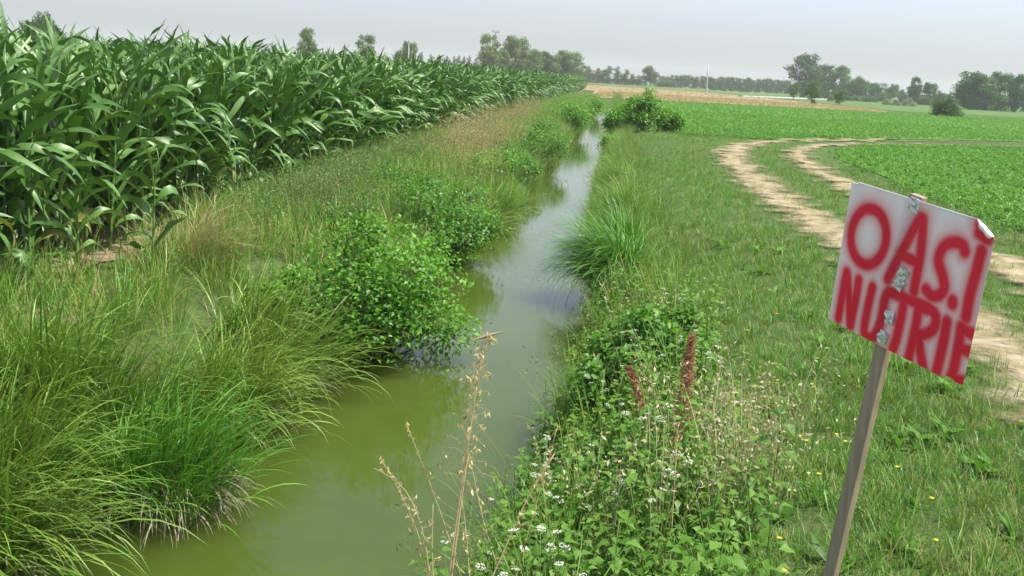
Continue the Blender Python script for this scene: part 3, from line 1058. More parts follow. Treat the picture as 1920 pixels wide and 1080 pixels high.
# dry oat grass in the weeds
prot = [seed_grass(9, .16, .35, .6).obj('seed', M_drypale, link=False) for _ in range(3)]
xs_, ys_ = [], []
for a, b_, n in [(1340, 900, 7), (1400, 850, 5), (1320, 820, 4), (1430, 950, 4), (1250, 960, 3), (1150, 900, 3), (1500, 820, 2), (1290, 1010, 3), (1180, 560, 5), (1260, 600, 4)]:
    q = at(a, b_, -.02)
    for _ in range(n):
        xs_.append(q[0] + rng.normal(0, .12))
        ys_.append(q[1] + rng.normal(0, .3))
scatter('dry_oat_grass', prot, np.array(xs_), np.array(ys_), 'bleached wild oat grass among the weeds left of the sign post', 'grass', .7, 1.2)


# white umbels
def umbel_geo(h, heads):
    gs, gh = Geo(), Geo()
    top = np.array([rng.normal(0, .06), rng.normal(0, .06), h])
    tube(gs, [(0, 0, -.02), top * [.5, .5, .55], top], [.0028, .0022, .0016], 4)
    for k in range(heads):
        c = top + ([0, 0, 0] if k == 0 else [rng.normal(0, .07), rng.normal(0, .07), rng.uniform(-.1, .02)])
        if k:
            tube(gs, [top * [.7, .7, .72], (top * .8 + c * .2), c], [.0018, .0015, .0012], 3)
        n = 34
        r, a = .017 * np.sqrt(rng.random(n)), rng.random(n) * 6.283
        tl = rng.normal(0, .25, 2)
        P = c + np.c_[r * np.cos(a), r * np.sin(a), .006 + r * np.cos(a) * tl[0] + r * np.sin(a) * tl[1]]
        leaves(gh, P - [0.003, 0, 0], np.c_[np.cos(a), np.sin(a), rng.normal(.1, .3, n)], np.tile([0, 0, 1.0], (n, 1)) + rng.normal(0, .2, (n, 3)), np.full(n, .007), np.full(n, .006), droop=0)
        for j in range(0, n, 5):
            tube(gs, [c - [0, 0, .018], P[j]], [.0009, .0007], 3)
    return gs.mesh('stem', M_stem), gh.mesh('flower_head', M_white)


UMB = [umbel_geo(rng.uniform(.5, .75), int(rng.integers(1, 4))) for _ in range(6)]


def put_umbel(x, y, k, sc, lb, group='white umbels in the weeds'):
    e = empty('white_wildflower', (x, y, max(float(hz(x, y)), WZ)), rng.random() * 6.28, (sc, sc, sc))
    tag(e, lb, 'wildflower', group)
    for nm, me in zip(('stem', 'flower_head'), UMB[k]):
        o = bpy.data.objects.new(nm, me)
        o.parent = e
        COL.objects.link(o)


for i in range(34):
    yy = rng.uniform(3.6, 6.3)
    xx = rng.uniform(float(xr(yy)) + .02, float(xr(yy)) + 1.3)
    put_umbel(xx, yy, i % 6, rng.uniform(.8, 1.1), 'small white flat-topped wildflower among the leafy weeds near the dry stalks')
for i in range(20):
    yy = rng.uniform(6.6, 9.5)
    xx = rng.uniform(float(xr(yy)) + .35, float(xr(yy)) + 1.15)
    put_umbel(xx, yy, i % 6, rng.uniform(.75, 1.0), 'small white wildflower in the weeds around the tall brown dock stalk', 'white umbels round the dock')
q = pt(705, 1085, 4.6)
put_umbel(q[0], q[1], 2, 1.0, 'lone white wildflower standing over the water left of the dry stalks', None)


# yellow flowers
gs, gh = Geo(), Geo()
tube(gs, [(0, 0, -.02), (.01, 0, .12), (.015, .01, .22)], [.0015, .0013, .001], 4)
a = np.arange(10) / 10 * 6.283
leaves(gh, np.tile([.015, .01, .222], (10, 1)), np.c_[np.cos(a), np.sin(a), .25 + 0 * a], np.tile([0, 0, 1.], (10, 1)), np.full(10, .014), np.full(10, .008), droop=0)
YM = (gs.mesh('stem', M_stem), gh.mesh('flower_head', M_yellow))
for px, py in [(1508, 802), (1567, 797), (1513, 812), (1581, 817), (1536, 892), (1675, 881), (1750, 938), (1460, 983), (1475, 1040), (1755, 1010), (1460, 578), (1405, 592), (1520, 700)]:
    q = at(px, py, .2)
    e = empty('yellow_wildflower', (q[0], q[1], float(hz(q[0], q[1]))), rng.random() * 6)
    tag(e, 'tiny yellow wildflower in the verge grass around the sign post', 'wildflower', 'yellow flowers of the verge')
    for nm, me in zip(('stem', 'flower_head'), YM):
        o = bpy.data.objects.new(nm, me)
        o.parent = e
        COL.objects.link(o)


# ------------------------------------------------------------------ dry stalks in the foreground
def stalk(name, px, depth, r0, label, spike, cat='dry stalk', mt=M_dry, dens=26, spread=.05, sp_len=(.018, .032), arm=.0, start=.45, twin=False):
    P = np.array([pt(a, b_, d) for (a, b_), d in zip(px, np.broadcast_to(depth, (len(px),)))])
    # continue down to the ground
    low = P[0] + (P[0] - P[1]) / np.linalg.norm(P[0] - P[1]) * .02
    gz = float(hz(P[0][0], P[0][1]))
    dirv = (P[0] - P[1]) / np.linalg.norm(P[0] - P[1])
    if P[0][2] > gz:
        k = (P[0][2] - gz) / max(.2, -dirv[2])
        P = np.vstack([P[0] + dirv * k, P])
    root = P[0].copy()
    s = np.r_[0, np.cumsum(np.linalg.norm(np.diff(P, axis=0), axis=1))]
    u = np.linspace(0, s[-1], 24)
    Q = np.c_[[np.interp(u, s, P[:, i]) for i in range(3)]].T
    for _ in range(3):
        Q[1:-1] = (Q[:-2] + 2 * Q[1:-1] + Q[2:]) / 4
    Q = Q - root
    e = empty(name, tuple(root))
    tag(e, label, cat)
    gs, gp = Geo(), Geo()
    tube(gs, Q, np.linspace(r0, r0 * .3, 24), 5, var=.8)
    if twin:
        tube(gs, Q[:17] + np.linspace([.02, 0, 0], [.004, 0, 0], 17), np.linspace(r0, r0 * .6, 17), 5, var=.6)
    if spike:
        n = dens
        f = start + (1 - start) * rng.random(n) ** .8
        B = np.c_[[np.interp(f * 23, np.arange(24), Q[:, i]) for i in range(3)]].T
        off = rdir(n) * spread * (1.15 - f)[:, None] / (1 - start + .15) * rng.uniform(.3, 1.3, (n, 1)) + [0, 0, .01]
        E_ = B + off
        for j in range(0, n):
            tube(gs, [B[j] - [0, 0, .015], (B[j] + E_[j]) / 2 + [0, 0, .012], E_[j]], [.0008, .0007, .0006], 3, var=.7)
        dn = rdir(n) * .5 + [0, 0, -.5] if arm == 0 else rdir(n)
        Lf = rng.uniform(*sp_len, n)
        leaves(gp, E_, dn, rdir(n), Lf, Lf * .32, fold=.3)
        leaves(gp, E_, dn + rng.normal(0, .25, (n, 3)), rdir(n), Lf * .9, Lf * .3, fold=.3)
    gs.obj('stem', mt, e)
    if spike:
        gp.obj('seed_head', mt, e)
    return e, Q


e, Q = stalk('dry_stalk', [(843, 1075), (860, 950), (885, 790), (893, 720), (910, 640), (914, 622)], 4.5, .0066, 'tallest straw coloured dry stalk with a loose nodding seed head over the water', True, dens=130, spread=.13, sp_len=(.022, .04), start=.6, twin=True)
g = Geo()
b0 = np.array([pt(878, 640, 4.5), pt(912, 630, 4.5), pt(945, 621, 4.5)]) - np.array(e.location)
tube(g, b0, [.001, .009, .001], 4, var=.6)
g.obj('dead_leaf', M_drymix, e)
DRY = [
    ([(800, 1075), (790, 1010), (745, 910), (712, 858)], 4.6, .0030, 'thin dry grass stalk leaning far left, the outer one of a pair', 34),
    ([(805, 1075), (797, 1000), (760, 905), (702, 878)], 4.55, .0028, 'thin dry grass stalk leaning left just below the outer one', 34),
    ([(858, 1060), (835, 985), (800, 890), (762, 795)], 4.7, .0026, 'single thin dry stalk rising between the tallest one and the left pair', 22),
    ([(935, 1070), (905, 975), (890, 900), (880, 850)], 4.6, .0024, 'faint dry stalk just right of the tallest one', 14),
    ([(925, 1078), (955, 1010), (990, 930), (1025, 875), (1040, 850)], 4.3, .0042, 'yellow dry stalk leaning right into the leafy weeds', 20),
    ([(970, 1075), (990, 1000), (1010, 930), (1045, 800)], 4.7, .0024, 'pale wispy stalk beside the yellow leaning one', 24),
    ([(812, 1078), (810, 1020), (811, 970), (812, 945)], 4.4, .003, 'short dry stalk with a plump seed tip by the bottom edge', 10),
    ([(880, 1075), (876, 1020), (872, 975), (866, 940)], 4.45, .003, 'short bent dry stalk between the tallest one and the weeds', 14),
    ([(1255, 1075), (1262, 950), (1268, 850), (1270, 800)], 4.6, .0024, 'upright brown grass stem in front of the tall dock', 16),
    ([(1010, 850), (1000, 810), (985, 790)], 6.5, .0015, 'fine grass stem at the edge of the weeds over the water', 10),
]
for px, dp, r0, lb, n in DRY:
    stalk('dry_stalk', px, dp, r0 * 1.35, lb, True, dens=n, spread=.05, start=.5)

DOCK = [([(1272, 850), (1278, 790), (1288, 700), (1297, 632)], 6.0, .007, 'tall reddish brown dock stalk thick with seeds', 1300, .085, .3),
        ([(1212, 810), (1202, 765), (1190, 720), (1178, 690)], 6.6, .004, 'shorter reddish dock stalk leaning left', 800, .075, .25),
        ([(1262, 870), (1266, 845), (1270, 815), (1274, 800)], 5.6, .003, 'small rusty dock stalk at the foot of the tall one', 110, .05, .2)]
for px, dp, r0, lb, n, sp, st in DOCK:
    stalk('dock_stalk', px, dp, r0, lb, True, 'dock', M_dock, dens=n, spread=sp, sp_len=(.014, .026), arm=1, start=st)


# ------------------------------------------------------------------ the painted sign
TL, TR, BL = np.array([.709, 3.003, 1.853]), np.array([.957, 2.537, 1.806]), np.array([.697, 3.05, 1.426])
U, V_ = TR - TL, BL - TL
V_ = V_ - U * (U @ V_) / (U @ U)
SW, SH = np.linalg.norm(U), np.linalg.norm(V_)
un, vn = U / SW, V_ / SH
nn = np.cross(vn, un)                     # towards the viewer's side
STROKES = [
    [(.2 + .137 * math.sin(q * .3142), .332 - .188 * math.cos(q * .3142)) for q in range(21)],
    [(.556, .104), (.531, .118), (.472, .314), (.411, .519), (.405, .55)], [(.556, .104), (.577, .224), (.589, .342), (.595, .532), (.597, .559)], [(.453, .363), (.529, .37), (.574, .375)],
    [(.853, .209), (.833, .178), (.78, .176), (.723, .222), (.709, .313), (.757, .402), (.778, .461), (.762, .514), (.712, .541), (.669, .517)],
    [(.843, .521), (.847, .539)], [(.946, .171), (.943, .292), (.935, .451), (.94, .586)], [(.908, .032), (.941, .066), (.966, .095), (.912, .075)],
    [(.081, .958), (.081, .796), (.084, .627), (.117, .72), (.15, .828), (.185, .966), (.189, .888), (.193, .75), (.19, .639)],
    [(.304, .647), (.298, .767), (.297, .917), (.311, .978), (.361, .978), (.396, .917), (.412, .807), (.41, .692), (.427, .627)],
    [(.427, .627), (.542, .624), (.688, .619), (.732, .628)], [(.545, .636), (.547, .749), (.542, .895), (.527, 1.004)],
    [(.648, .636), (.653, .788), (.648, .961), (.644, .999)], [(.651, .648), (.732, .628), (.769, .667), (.764, .738), (.713, .796), (.672, .807)], [(.682, .817), (.709, .903), (.757, 1.022)],
    [(.836, .658), (.841, .799), (.838, .939), (.835, 1.018)], [(.926, .652), (.933, .784), (.933, .933), (.928, .97)], [(.928, .658), (.971, .665), (1.02, .667)],
    [(.939, .781), (.984, .776), (1.02, .775)], [(.928, .97), (.976, .973), (1.02, .964)]]
nu, nv = 300, 250
uu, vv = np.meshgrid(np.linspace(0, 1, nu), np.linspace(0, 1, nv))
px_m, py_m = uu * SW, vv * SH
dist = np.full(uu.shape, 9.0)
for st in STROKES:
    P = np.array(st) * [SW, SH]
    if len(P) > 3:                            # round the hand-sprayed curve
        E_ = np.vstack([2 * P[0] - P[1], P, 2 * P[-1] - P[-2]])
        tt_ = np.linspace(0, 1, 5)[:-1, None]
        P = np.vstack([.5 * (2 * E_[i + 1] + (E_[i + 2] - E_[i]) * tt_ + (2 * E_[i] - 5 * E_[i + 1] + 4 * E_[i + 2] - E_[i + 3]) * tt_ ** 2
                             + (3 * E_[i + 1] - E_[i] - 3 * E_[i + 2] + E_[i + 3]) * tt_ ** 3) for i in range(len(E_) - 3)] + [P[-1:]])
    for a, b_ in zip(P[:-1], P[1:]):
        d = b_ - a
        tq = np.clip(((px_m - a[0]) * d[0] + (py_m - a[1]) * d[1]) / (d @ d + 1e-9), 0, 1)
        dist = np.minimum(dist, np.hypot(px_m - a[0] - tq * d[0], py_m - a[1] - tq * d[1]))
core = 1 / (1 + np.exp((dist - .0232) / .0046))
mist = .66 * np.exp(-np.maximum(dist - .02, 0) / .023)
paint = np.clip(np.maximum(core, mist) + .05, 0, 1)
base = empty('painted_sign', (0.74, 3.06, float(hz(.74, 3.06))))
tag(base, 'white board on a leaning wooden post with the words OASI NUTRIE sprayed in red', 'sign')
O0 = TL - np.array(base.location)
# front sheet with the torn, curled upper right corner
P3 = O0 + uu[..., None] * U + vv[..., None] * V_
bow = .006 * np.sin(uu * 3.14) * np.sin(vv * 2.2)
P3 = P3 + nn * bow[..., None]
cutv = (uu - .888) / .112 * .078 + .004 * np.sin(uu * 120)
ii = (np.arange(nv - 1)[:, None] * nu + np.arange(nu - 1)[None])
keepf = vv[:-1, :-1] > cutv[:-1, :-1]
# nibbled lower edges
keepf &= ~((vv[:-1, :-1] > .985 + .006 * np.sin(uu[:-1, :-1] * 60)) & (uu[:-1, :-1] > .86))
keepf &= ~((uu[:-1, :-1] < .05) & (vv[:-1, :-1] < .012))
ii = ii[keepf]
g = Geo()
g.add(P3, Q=np.stack([ii, ii + nu, ii + nu + 1, ii + 1], -1), t=paint.ravel())
m, N, L = mat('sprayed board')
pa = nd(N, 'ShaderNodeAttribute', attribute_name='t').outputs['Fac']
tc = N.new('ShaderNodeTexCoord').outputs['Object']
sp = noise(N, L, 420, 2, .6, tc)
pf = math_(N, L, 'ADD', pa, math_(N, L, 'MULTIPLY', math_(N, L, 'SUBTRACT', sp, .5), math_(N, L, 'MULTIPLY', math_(N, L, 'SUBTRACT', 1.0, pa), .35)), clamp=True)
dirt = noise(N, L, 9, 5, .6, tc)
cw = ramp(N, L, dirt, [(.3, (.82, .81, .85)), (.7, (.90, .89, .92))])
cr = ramp(N, L, dirt, [(.3, (.62, .004, .03)), (.7, (.74, .008, .045))])
gam = math_(N, L, 'POWER', pf, 1.15)
c = mixc(N, L, gam, cw, cr)
p = N.new('ShaderNodeBsdfPrincipled')
L.new(c, p.inputs['Base Color'])
p.inputs['Roughness'].default_value = .5
tr = N.new('ShaderNodeBsdfTranslucent')
L.new(c, tr.inputs[0])
mx = N.new('ShaderNodeMixShader')
mx.inputs[0].default_value = .05
L.new(p.outputs[0], mx.inputs[1])
L.new(tr.outputs[0], mx.inputs[2])
o = N.new('ShaderNodeOutputMaterial')
L.new(mx.outputs[0], o.inputs[0])
M_board = m
board = g.obj('board', M_board, base)
sol = board.modifiers.new('thickness', 'SOLIDIFY')
sol.thickness = .003
sol.offset = -1
sol.use_rim_only = True
# post: in line with the board's sides
M_post = plain('weathered wood', (.31, .26, .19), .9, .2, .35, 60, (1, 1, .06))
# the torn corner's white backing rolled forward along the tear
g = Geo()
nc, kc = 24, 9
cu = np.linspace(.893, 1.0, nc)
cl = (cu - .888) / .112 * .078
roll_ = np.linspace(0, 3.6, kc)
rr_ = .0025 + .0065 * np.sin((cu - .893) / .107 * 2.2 + .2) ** 2 * (1 + .25 * np.sin(cu * 90))
tdir = -vn * .85 + un * .5
P = O0 + cu[:, None, None] * U + cl[:, None, None] * V_ + rr_[:, None, None] * (np.sin(roll_)[None, :, None] * tdir + (1 - np.cos(roll_))[None, :, None] * nn)
ii = (np.arange(nc - 1)[:, None] * kc + np.arange(kc - 1)[None]).ravel()
g.add(P, Q=np.stack([ii, ii + kc, ii + kc + 1, ii + 1], -1))
g.obj('torn_corner', plain('white plastic backing', (.85, .84, .82), .45), board)


def behind(px, py, off):
    r_ = ray(px, py)
    return np.array([0, 0, EYE]) + ((TL + nn * off - [0, 0, EYE]) @ nn) / (r_ @ nn) * r_


pt_, pbm = behind(1722, 366, -.016), behind(1557, 1080, -.016)
pv_ = (pbm - pt_) / np.linalg.norm(pbm - pt_)
L_ = (pt_[2] + .35) / -pv_[2]
pu_ = un - pv_ * (un @ pv_)
pu_ /= np.linalg.norm(pu_)
g = Geo()
box(g, pt_ + pv_ * L_ / 2 - np.array(base.location), .047, L_, .022, np.c_[pu_, pv_, np.cross(pv_, pu_)])
post = g.obj('post', M_post, base, smooth=False)
M_postside = plain('paler wood edge', (.46, .35, .23), .9, .2, .25, 60, (1, 1, .06))  # paler, tanner wood colour for the post's narrow side faces
post.data.materials.append(M_postside)
for pl in post.data.polygons:
    if abs(np.dot(pl.normal, pu_)) > .9:
        pl.material_index = 1
bv = post.modifiers.new('bevel', 'BEVEL')
bv.width = .003
bv.segments = 2
# torn strip on top of the post and screwed metal tabs
M_tab = plain('galvanised tab', (.62, .64, .62), .42, .5, .25, 90, metallic=.55)
for (a, b_, wz, hz_, rot) in ((.492, .030, .040, .036, .1), (.508, .474, .034, .036, .5), (.500, .548, .034, .03, .3), (.478, .783, .032, .038, -.15), (.455, .932, .032, .036, .25)):
    g = Geo()
    c_ = O0 + U * a + V_ * b_ + nn * (.0075 + .006 * math.sin(a * 3.14) * math.sin(b_ * 2.2))
    cr_, sr_ = math.cos(rot), math.sin(rot)
    u2, v2 = un * cr_ + vn * sr_, -un * sr_ + vn * cr_
    k = 5
    gu, gv = np.meshgrid(np.linspace(-.5, .5, k), np.linspace(-.5, .5, k))
    bump = rng.normal(0, .0022, gu.shape)
    P = c_ + gu[..., None] * u2 * wz + gv[..., None] * v2 * hz_ + nn * bump[..., None]
    P2 = P - nn * .003
    ii = (np.arange(k - 1)[:, None] * k + np.arange(k - 1)[None]).ravel()
    g.add(P, Q=np.stack([ii, ii + k, ii + k + 1, ii + 1], -1))
    rim = list(range(k)) + [i * k + k - 1 for i in range(1, k)] + [k * k - 1 - i for i in range(1, k)] + [i * k for i in range(k - 2, 0, -1)]
    R_ = np.concatenate([P.reshape(-1, 3)[rim], P2.reshape(-1, 3)[rim]])
    nr_ = len(rim)
    g.add(R_, Q=[[i, (i + 1) % nr_, nr_ + (i + 1) % nr_, nr_ + i] for i in range(nr_)])
    tab = g.obj('metal_tab', M_tab, base, smooth=False)
    g = Geo()
    hh = c_ + nn * .003 + u2 * .003
    an = np.arange(8) / 8 * 6.283
    ring = hh + .0042 * (np.cos(an)[:, None] * un + np.sin(an)[:, None] * vn)
    g.add(np.vstack([ring, ring + nn * .0025]), Q=[[i, (i + 1) % 8, 8 + (i + 1) % 8, 8 + i] for i in range(8)], T=[[8, 8 + j, 9 + j] for j in range(1, 7)])
    g.obj('screw', M_tab, tab)


# ------------------------------------------------------------------ far trees
def crown(kind, seed, n=2600):
    """Unit tree: height 1, crown half width ~.5 (scaled per tree)."""
    global rng
    keep, rng = rng, np.random.default_rng(seed)
    gl, gt = Geo(), Geo()
    if kind == 'poplar':
        m_, lo = 16, .10
        cz = np.linspace(lo + .06, .95, m_)
        wdt = .42 * np.sin(np.clip((cz - lo) / (1 - lo), 0.03, .97) * 3.14) ** .6
        C = np.c_[rng.normal(0, .3, m_) * wdt, rng.normal(0, .3, m_) * wdt, cz]
        rl = wdt * rng.uniform(.6, .9, m_)
        rv = np.full(m_, .07)
    elif kind == 'loose':
        m_, lo = 46, .06
        cz = rng.uniform(lo + .04, .93, m_)
        prof = np.sin(np.clip((cz - .1) / .95, 0, 1) * 3.14) ** .7
        a = rng.random(m_) * 6.283
        r = .34 * prof * np.sqrt(rng.random(m_))
        C = np.c_[r * np.cos(a), r * np.sin(a), cz]
        rl = rng.uniform(.09, .18, m_)
        rv = rl * .62
    elif kind == 'round':
        m_ = 46
        d = rdir(m_)
        C = d * rng.uniform(.15, .38, (m_, 1)) * [1, 1, .95] + [0, 0, .55]
        C[:, 2] = np.clip(C[:, 2], .2, .9)
        rl = rng.uniform(.12, .2, m_)
        rv = rl * .8
    elif kind == 'wide':
        m_ = 56
        a = rng.random(m_) * 6.283
        r = .42 * np.sqrt(rng.random(m_))
        C = np.c_[r * np.cos(a), r * np.sin(a), rng.uniform(.12, .9, m_) - r * .15]
        rl = rng.uniform(.1, .18, m_)
        rv = rl * .7
    else:                                               # bush: foliage to the ground
        m_ = 26
        d = rdir(m_)
        d[:, 2] = np.abs(d[:, 2])
        C = d * rng.uniform(.25, .42, (m_, 1)) * [1, 1, 1.6] + [0, 0, .08]
        rl = rng.uniform(.13, .2, m_)
        rv = rl * 1.1
    wts = rl ** 1.6
    wts /= wts.sum()
    idx = rng.choice(m_, n, p=wts)
    d = rdir(n)
    rr = rng.random(n) ** .4 * np.where(rng.random(n) < .25, rng.uniform(1, 1.55, n), 1)
    P = C[idx] + d * rr[:, None] * np.c_[rl[idx], rl[idx], rv[idx]]
    P[:, 2] = np.clip(P[:, 2], .01, 1.02)
    sz = rng.uniform(.02, .045, n) * (.8 if kind == 'poplar' else 1)
    vr = np.clip(.45 + rng.normal(0, .18, n) + .25 * rng.normal(0, .5, m_)[idx], 0, 1)
    leaves(gl, P, rdir(n), d + rdir(n) * .7 + [0, 0, .4], sz * 1.2, sz, var=vr)
    top = .35 if kind == 'bush' else .85
    tube(gt, [(0, 0, -.02), (.008, 0, top * .4), (0, .01, top)], [.022, .017, .005], 6)
    for i in range(min(m_, 14)):
        z0 = max(.08, C[i, 2] * .6)
        tube(gt, [(0, 0, z0), C[i] * [.5, .5, 1] - [0, 0, .04], C[i]], [.008, .005, .002], 4)
    rng = keep
    return gl, gt


TREE = {}
for kd, mt in (('poplar', M_tree2), ('loose', M_treepale), ('round', M_tree), ('wide', M_tree2), ('bush', M_tree), ('silver', M_silver)):
    TREE[kd] = []
    for i in range(3):
        gl, gt = crown('bush' if kd == 'silver' else kd, hash_seed := 300 + i + 10 * list(('poplar', 'loose', 'round', 'wide', 'bush', 'silver')).index(kd), 3400 if kd in ('poplar', 'silver') else 6500)
        TREE[kd].append((gl.mesh('crown', mt), gt.mesh('trunk', M_bark)))
TREE['dark'] = [(TREE['loose'][i][0].copy(), TREE['loose'][i][1]) for i in range(3)]
for a, _ in TREE['dark']:
    a.materials[0] = M_tree2
TREE['pollard'] = []
for i in range(3):
    gl, gt = crown('round', 390 + i, 2600)
    TREE['pollard'].append((gl.mesh('crown', M_pollard), gt.mesh('trunk', M_bark)))
tcount = 0


def tree(px, top, D, kind, wpx, label, group=None, name='tree', cat='tree'):
    """px, top: photo position of the tip; D: distance along the view in metres."""
    global tcount
    q = pt(px, top, D)
    h = max(1.0, q[2])
    wd = wpx / FPX * D
    k = tcount % 3
    tcount += 1
    nat = {'poplar': .75, 'loose': .85, 'dark': .85, 'round': .95, 'pollard': .95, 'wide': 1.0, 'bush': 1.0, 'silver': 1.0}[kind]
    sx = wd / nat
    e = empty(name, (q[0], q[1], 0.0), rng.random() * 6.28, (sx, sx, h))
    tag(e, label, cat, group)
    for nm, me in zip(('crown', 'trunk'), TREE[kind][k]):
        o = bpy.data.objects.new(nm, me)
        o.parent = e
        COL.objects.link(o)
    return e


tree(60, 30, 120, 'wide', 70, 'leftmost treetop peeping over the corn in the upper left corner')
tree(88, 18, 130, 'round', 60, 'dark rounded treetop rising highest above the corn at upper left')
tree(578, 52, 170, 'loose', 42, 'pale treetop above the corn, leftmost of three separate ones')
tree(686, 65, 190, 'loose', 48, 'feathery pale treetop above the corn, middle of three separate ones')
tree(768, 76, 210, 'loose', 36, 'treetop above the corn with a thin white pole before it')
tree(748, 90, 215, 'round', 22, 'small dark treetop hugging the one with the white pole')
for px, tp, wp in ((791, 96, 8), (808, 100, 8), (824, 102, 12), (838, 104, 9), (852, 104, 8), (861, 103, 8), (871, 105, 8), (881, 103, 7), (893, 107, 8)):
    tree(px, tp, 420, 'poplar', wp + 3, 'tiny slim poplar tip above the corn left of the antenna mast', 'poplar tips above the corn')
tree(920, 64, 260, 'loose', 50, 'tall tree with the antenna mast behind it')
tree(968, 66, 270, 'loose', 58, 'tallest broad tree right of the antenna mast')
tree(1000, 92, 280, 'loose', 50, 'mid-height tree right of the tallest broad one')
tree(1020, 96, 290, 'dark', 40, 'darker tree between the broad one and the pale bushy pair')
tree(1066, 94, 300, 'loose', 62, 'pale bushy tree behind the far end of the corn')
tree(1045, 112, 300, 'dark', 50, 'low dark tree left of the pale bushy one behind the corn')
tree(985, 100, 275, 'dark', 44, 'dark tree filling the gap right of the tallest broad one')
tree(940, 92, 262, 'loose', 40, 'pale tree low between the antenna tree and the tallest broad one')
tree(1034, 102, 295, 'loose', 44, 'pale tree left of the low dark one behind the corn')
tree(1086, 116, 310, 'loose', 40, 'smaller pale tree right of the pale bushy one')
tree(1075, 130, 290, 'bush', 60, 'dark undergrowth bush at the end of the corn', None, 'bush', 'bush')
tree(945, 110, 290, 'bush', 50, 'undergrowth bush at the foot of the antenna tree', None, 'bush', 'bush')
for px, tp, wp in ((1105, 123, 15), (1122, 127, 15), (1133, 130, 12), (1142, 123, 17), (1159, 123, 13), (1175, 129, 14), (1187, 138, 12), (1198, 140, 12)):
    tree(px, tp, 400, 'poplar', wp + 3, 'slim dark poplar in the row before the red roofed house', 'poplars before the red roof')
for i, px in enumerate((1100, 1117, 1134, 1152, 1170, 1186, 1202, 1238, 1254)):
    tree(px, 144 + i * .8 + rng.normal(0, 1), 450, 'wide', 26, 'low dark tree behind the row of slim poplars', 'low trees behind the poplars')
for i, px in enumerate((1655, 1700, 1730, 1768, 1800)):
    tree(px, 172 + i * 2 + rng.normal(0, 1), 330, 'wide', 34, 'low far tree in the green belt behind the twin trees', 'low trees behind the twin trees')
tree(1222, 121, 390, 'round', 40, 'dense dome-shaped tree standing apart behind the stubble field')
for px, tp, wp in ((1246, 141, 24), (1262, 139, 24), (1278, 138, 26), (1294, 139, 24), (1306, 141, 12)):
    tree(px, tp, 470, 'wide', wp, 'dark tree in the short row between the dome tree and the pole', 'trees left of the pole')
for i, px in enumerate(range(1322, 1490, 12)):
    tree(px, 141 + (px - 1320) * .05 + rng.normal(0, 1.5), 480, 'dark' if i % 3 == 1 else 'wide', 22, 'dark tree in the long even row right of the pole', 'trees right of the pole')
for px, tp, wp in ((1339, 154, 14), (1358, 160, 14), (1404, 150, 12), (1392, 157, 14), (1372, 157, 10)):
    tree(px, tp, 430, 'bush', wp, 'pale green bush in front of the long dark row', 'bushes before the dark row', 'bush', 'bush')
tree(1515, 100, 330, 'dark', 66, 'tallest tree of the right hand grove, broad topped')
tree(1553, 121, 340, 'dark', 46, 'tall thin-crowned tree right of the tallest in the grove')
tree(1579, 122, 335, 'loose', 38, 'tall pale-stemmed tree at the right of the grove')
tree(1538, 130, 345, 'dark', 40, 'dark tree filling the middle of the right hand grove')
tree(1590, 150, 325, 'wide', 44, 'broad lower tree under the thin-crowned ones of the grove')
tree(1530, 148, 328, 'wide', 52, 'dense lower tree in front of the tallest in the grove')
tree(1612, 140, 320, 'round', 46, 'rounded dark tree at the right end of the grove')
tree(1640, 152, 340, 'wide', 48, 'lower pale tree right of the rounded dark one')
tree(1675, 155, 350, 'round', 28, 'small blunt tree between the grove and the twin trees')
tree(1692, 166, 360, 'round', 20, 'tiny tree right of the small blunt one')
tree(1718, 144, 300, 'dark', 30, 'left and taller of the twin trees right of the grove')
tree(1745, 154, 300, 'dark', 32, 'right and lower of the twin trees right of the grove')
tree(1762, 168, 310, 'wide', 26, 'small pale tree right of the twin trees')
tree(1785, 170, 320, 'wide', 24, 'low dark tree behind the round field bush')
for px, tp, wp in ((1565, 175, 40), (1600, 176, 40), (1632, 178, 36), (1560, 165, 24), (1530, 172, 30), (1735, 176, 30)):
    tree(px, tp, 290, 'bush', wp, 'low green bush along the foot of the right hand grove', 'bushes under the grove', 'bush', 'bush')
for px, tp, wp, lb in ((1665, 181, 22, 'leftmost pale silvery shrub of three at the field edge'), (1682, 183, 20, 'middle pale silvery shrub of three at the field edge'), (1706, 180, 30, 'rightmost and widest pale silvery shrub of three'), (1560, 170, 16, 'pale silvery shrub between the trunked field trees')):
    tree(px, tp, 230, 'silver', wp, lb, None, 'shrub', 'shrub')
tree(1828, 134, 235, 'dark', 74, 'big dark tree nearest the right picture edge but two')
tree(1845, 140, 240, 'wide', 60, 'dense dark tree in the middle of the right hand clump')
tree(1880, 134, 250, 'dark', 56, 'gappy dark tree second from the right picture edge')
tree(1912, 138, 230, 'dark', 44, 'dark tree cut by the right picture edge')
tree(1868, 160, 245, 'bush', 70, 'dark undergrowth between the big trees at right', None, 'bush', 'bush')
tree(1940, 150, 260, 'wide', 50, 'dark tree beyond the right picture edge')


def field_tree(px, base, top, kind, wpx, label, name='tree', cat='tree', trunk=False):
    q = at(px, base, 0.0)
    D = -((q - [0, 0, EYE]) @ RM)[2]
    e = tree(px, top, D, kind, wpx, label, None, name, cat)
    return e


field_tree(1780, 219, 171, 'bush', 60, 'round dark green bush standing alone in the crop field', 'bush', 'bush')
field_tree(1491, 188, 152, 'pollard', 33, 'leftmost of three small trunked trees beyond the stubble')
field_tree(1527, 195, 150, 'pollard', 39, 'middle one of three small trunked trees, its foot bushy')
field_tree(1577, 199, 164, 'pollard', 37, 'rightmost of three small trunked trees beyond the stubble')
field_tree(1526, 195, 183, 'bush', 12, 'tiny bush at the foot of the middle trunked tree', 'bush', 'bush')

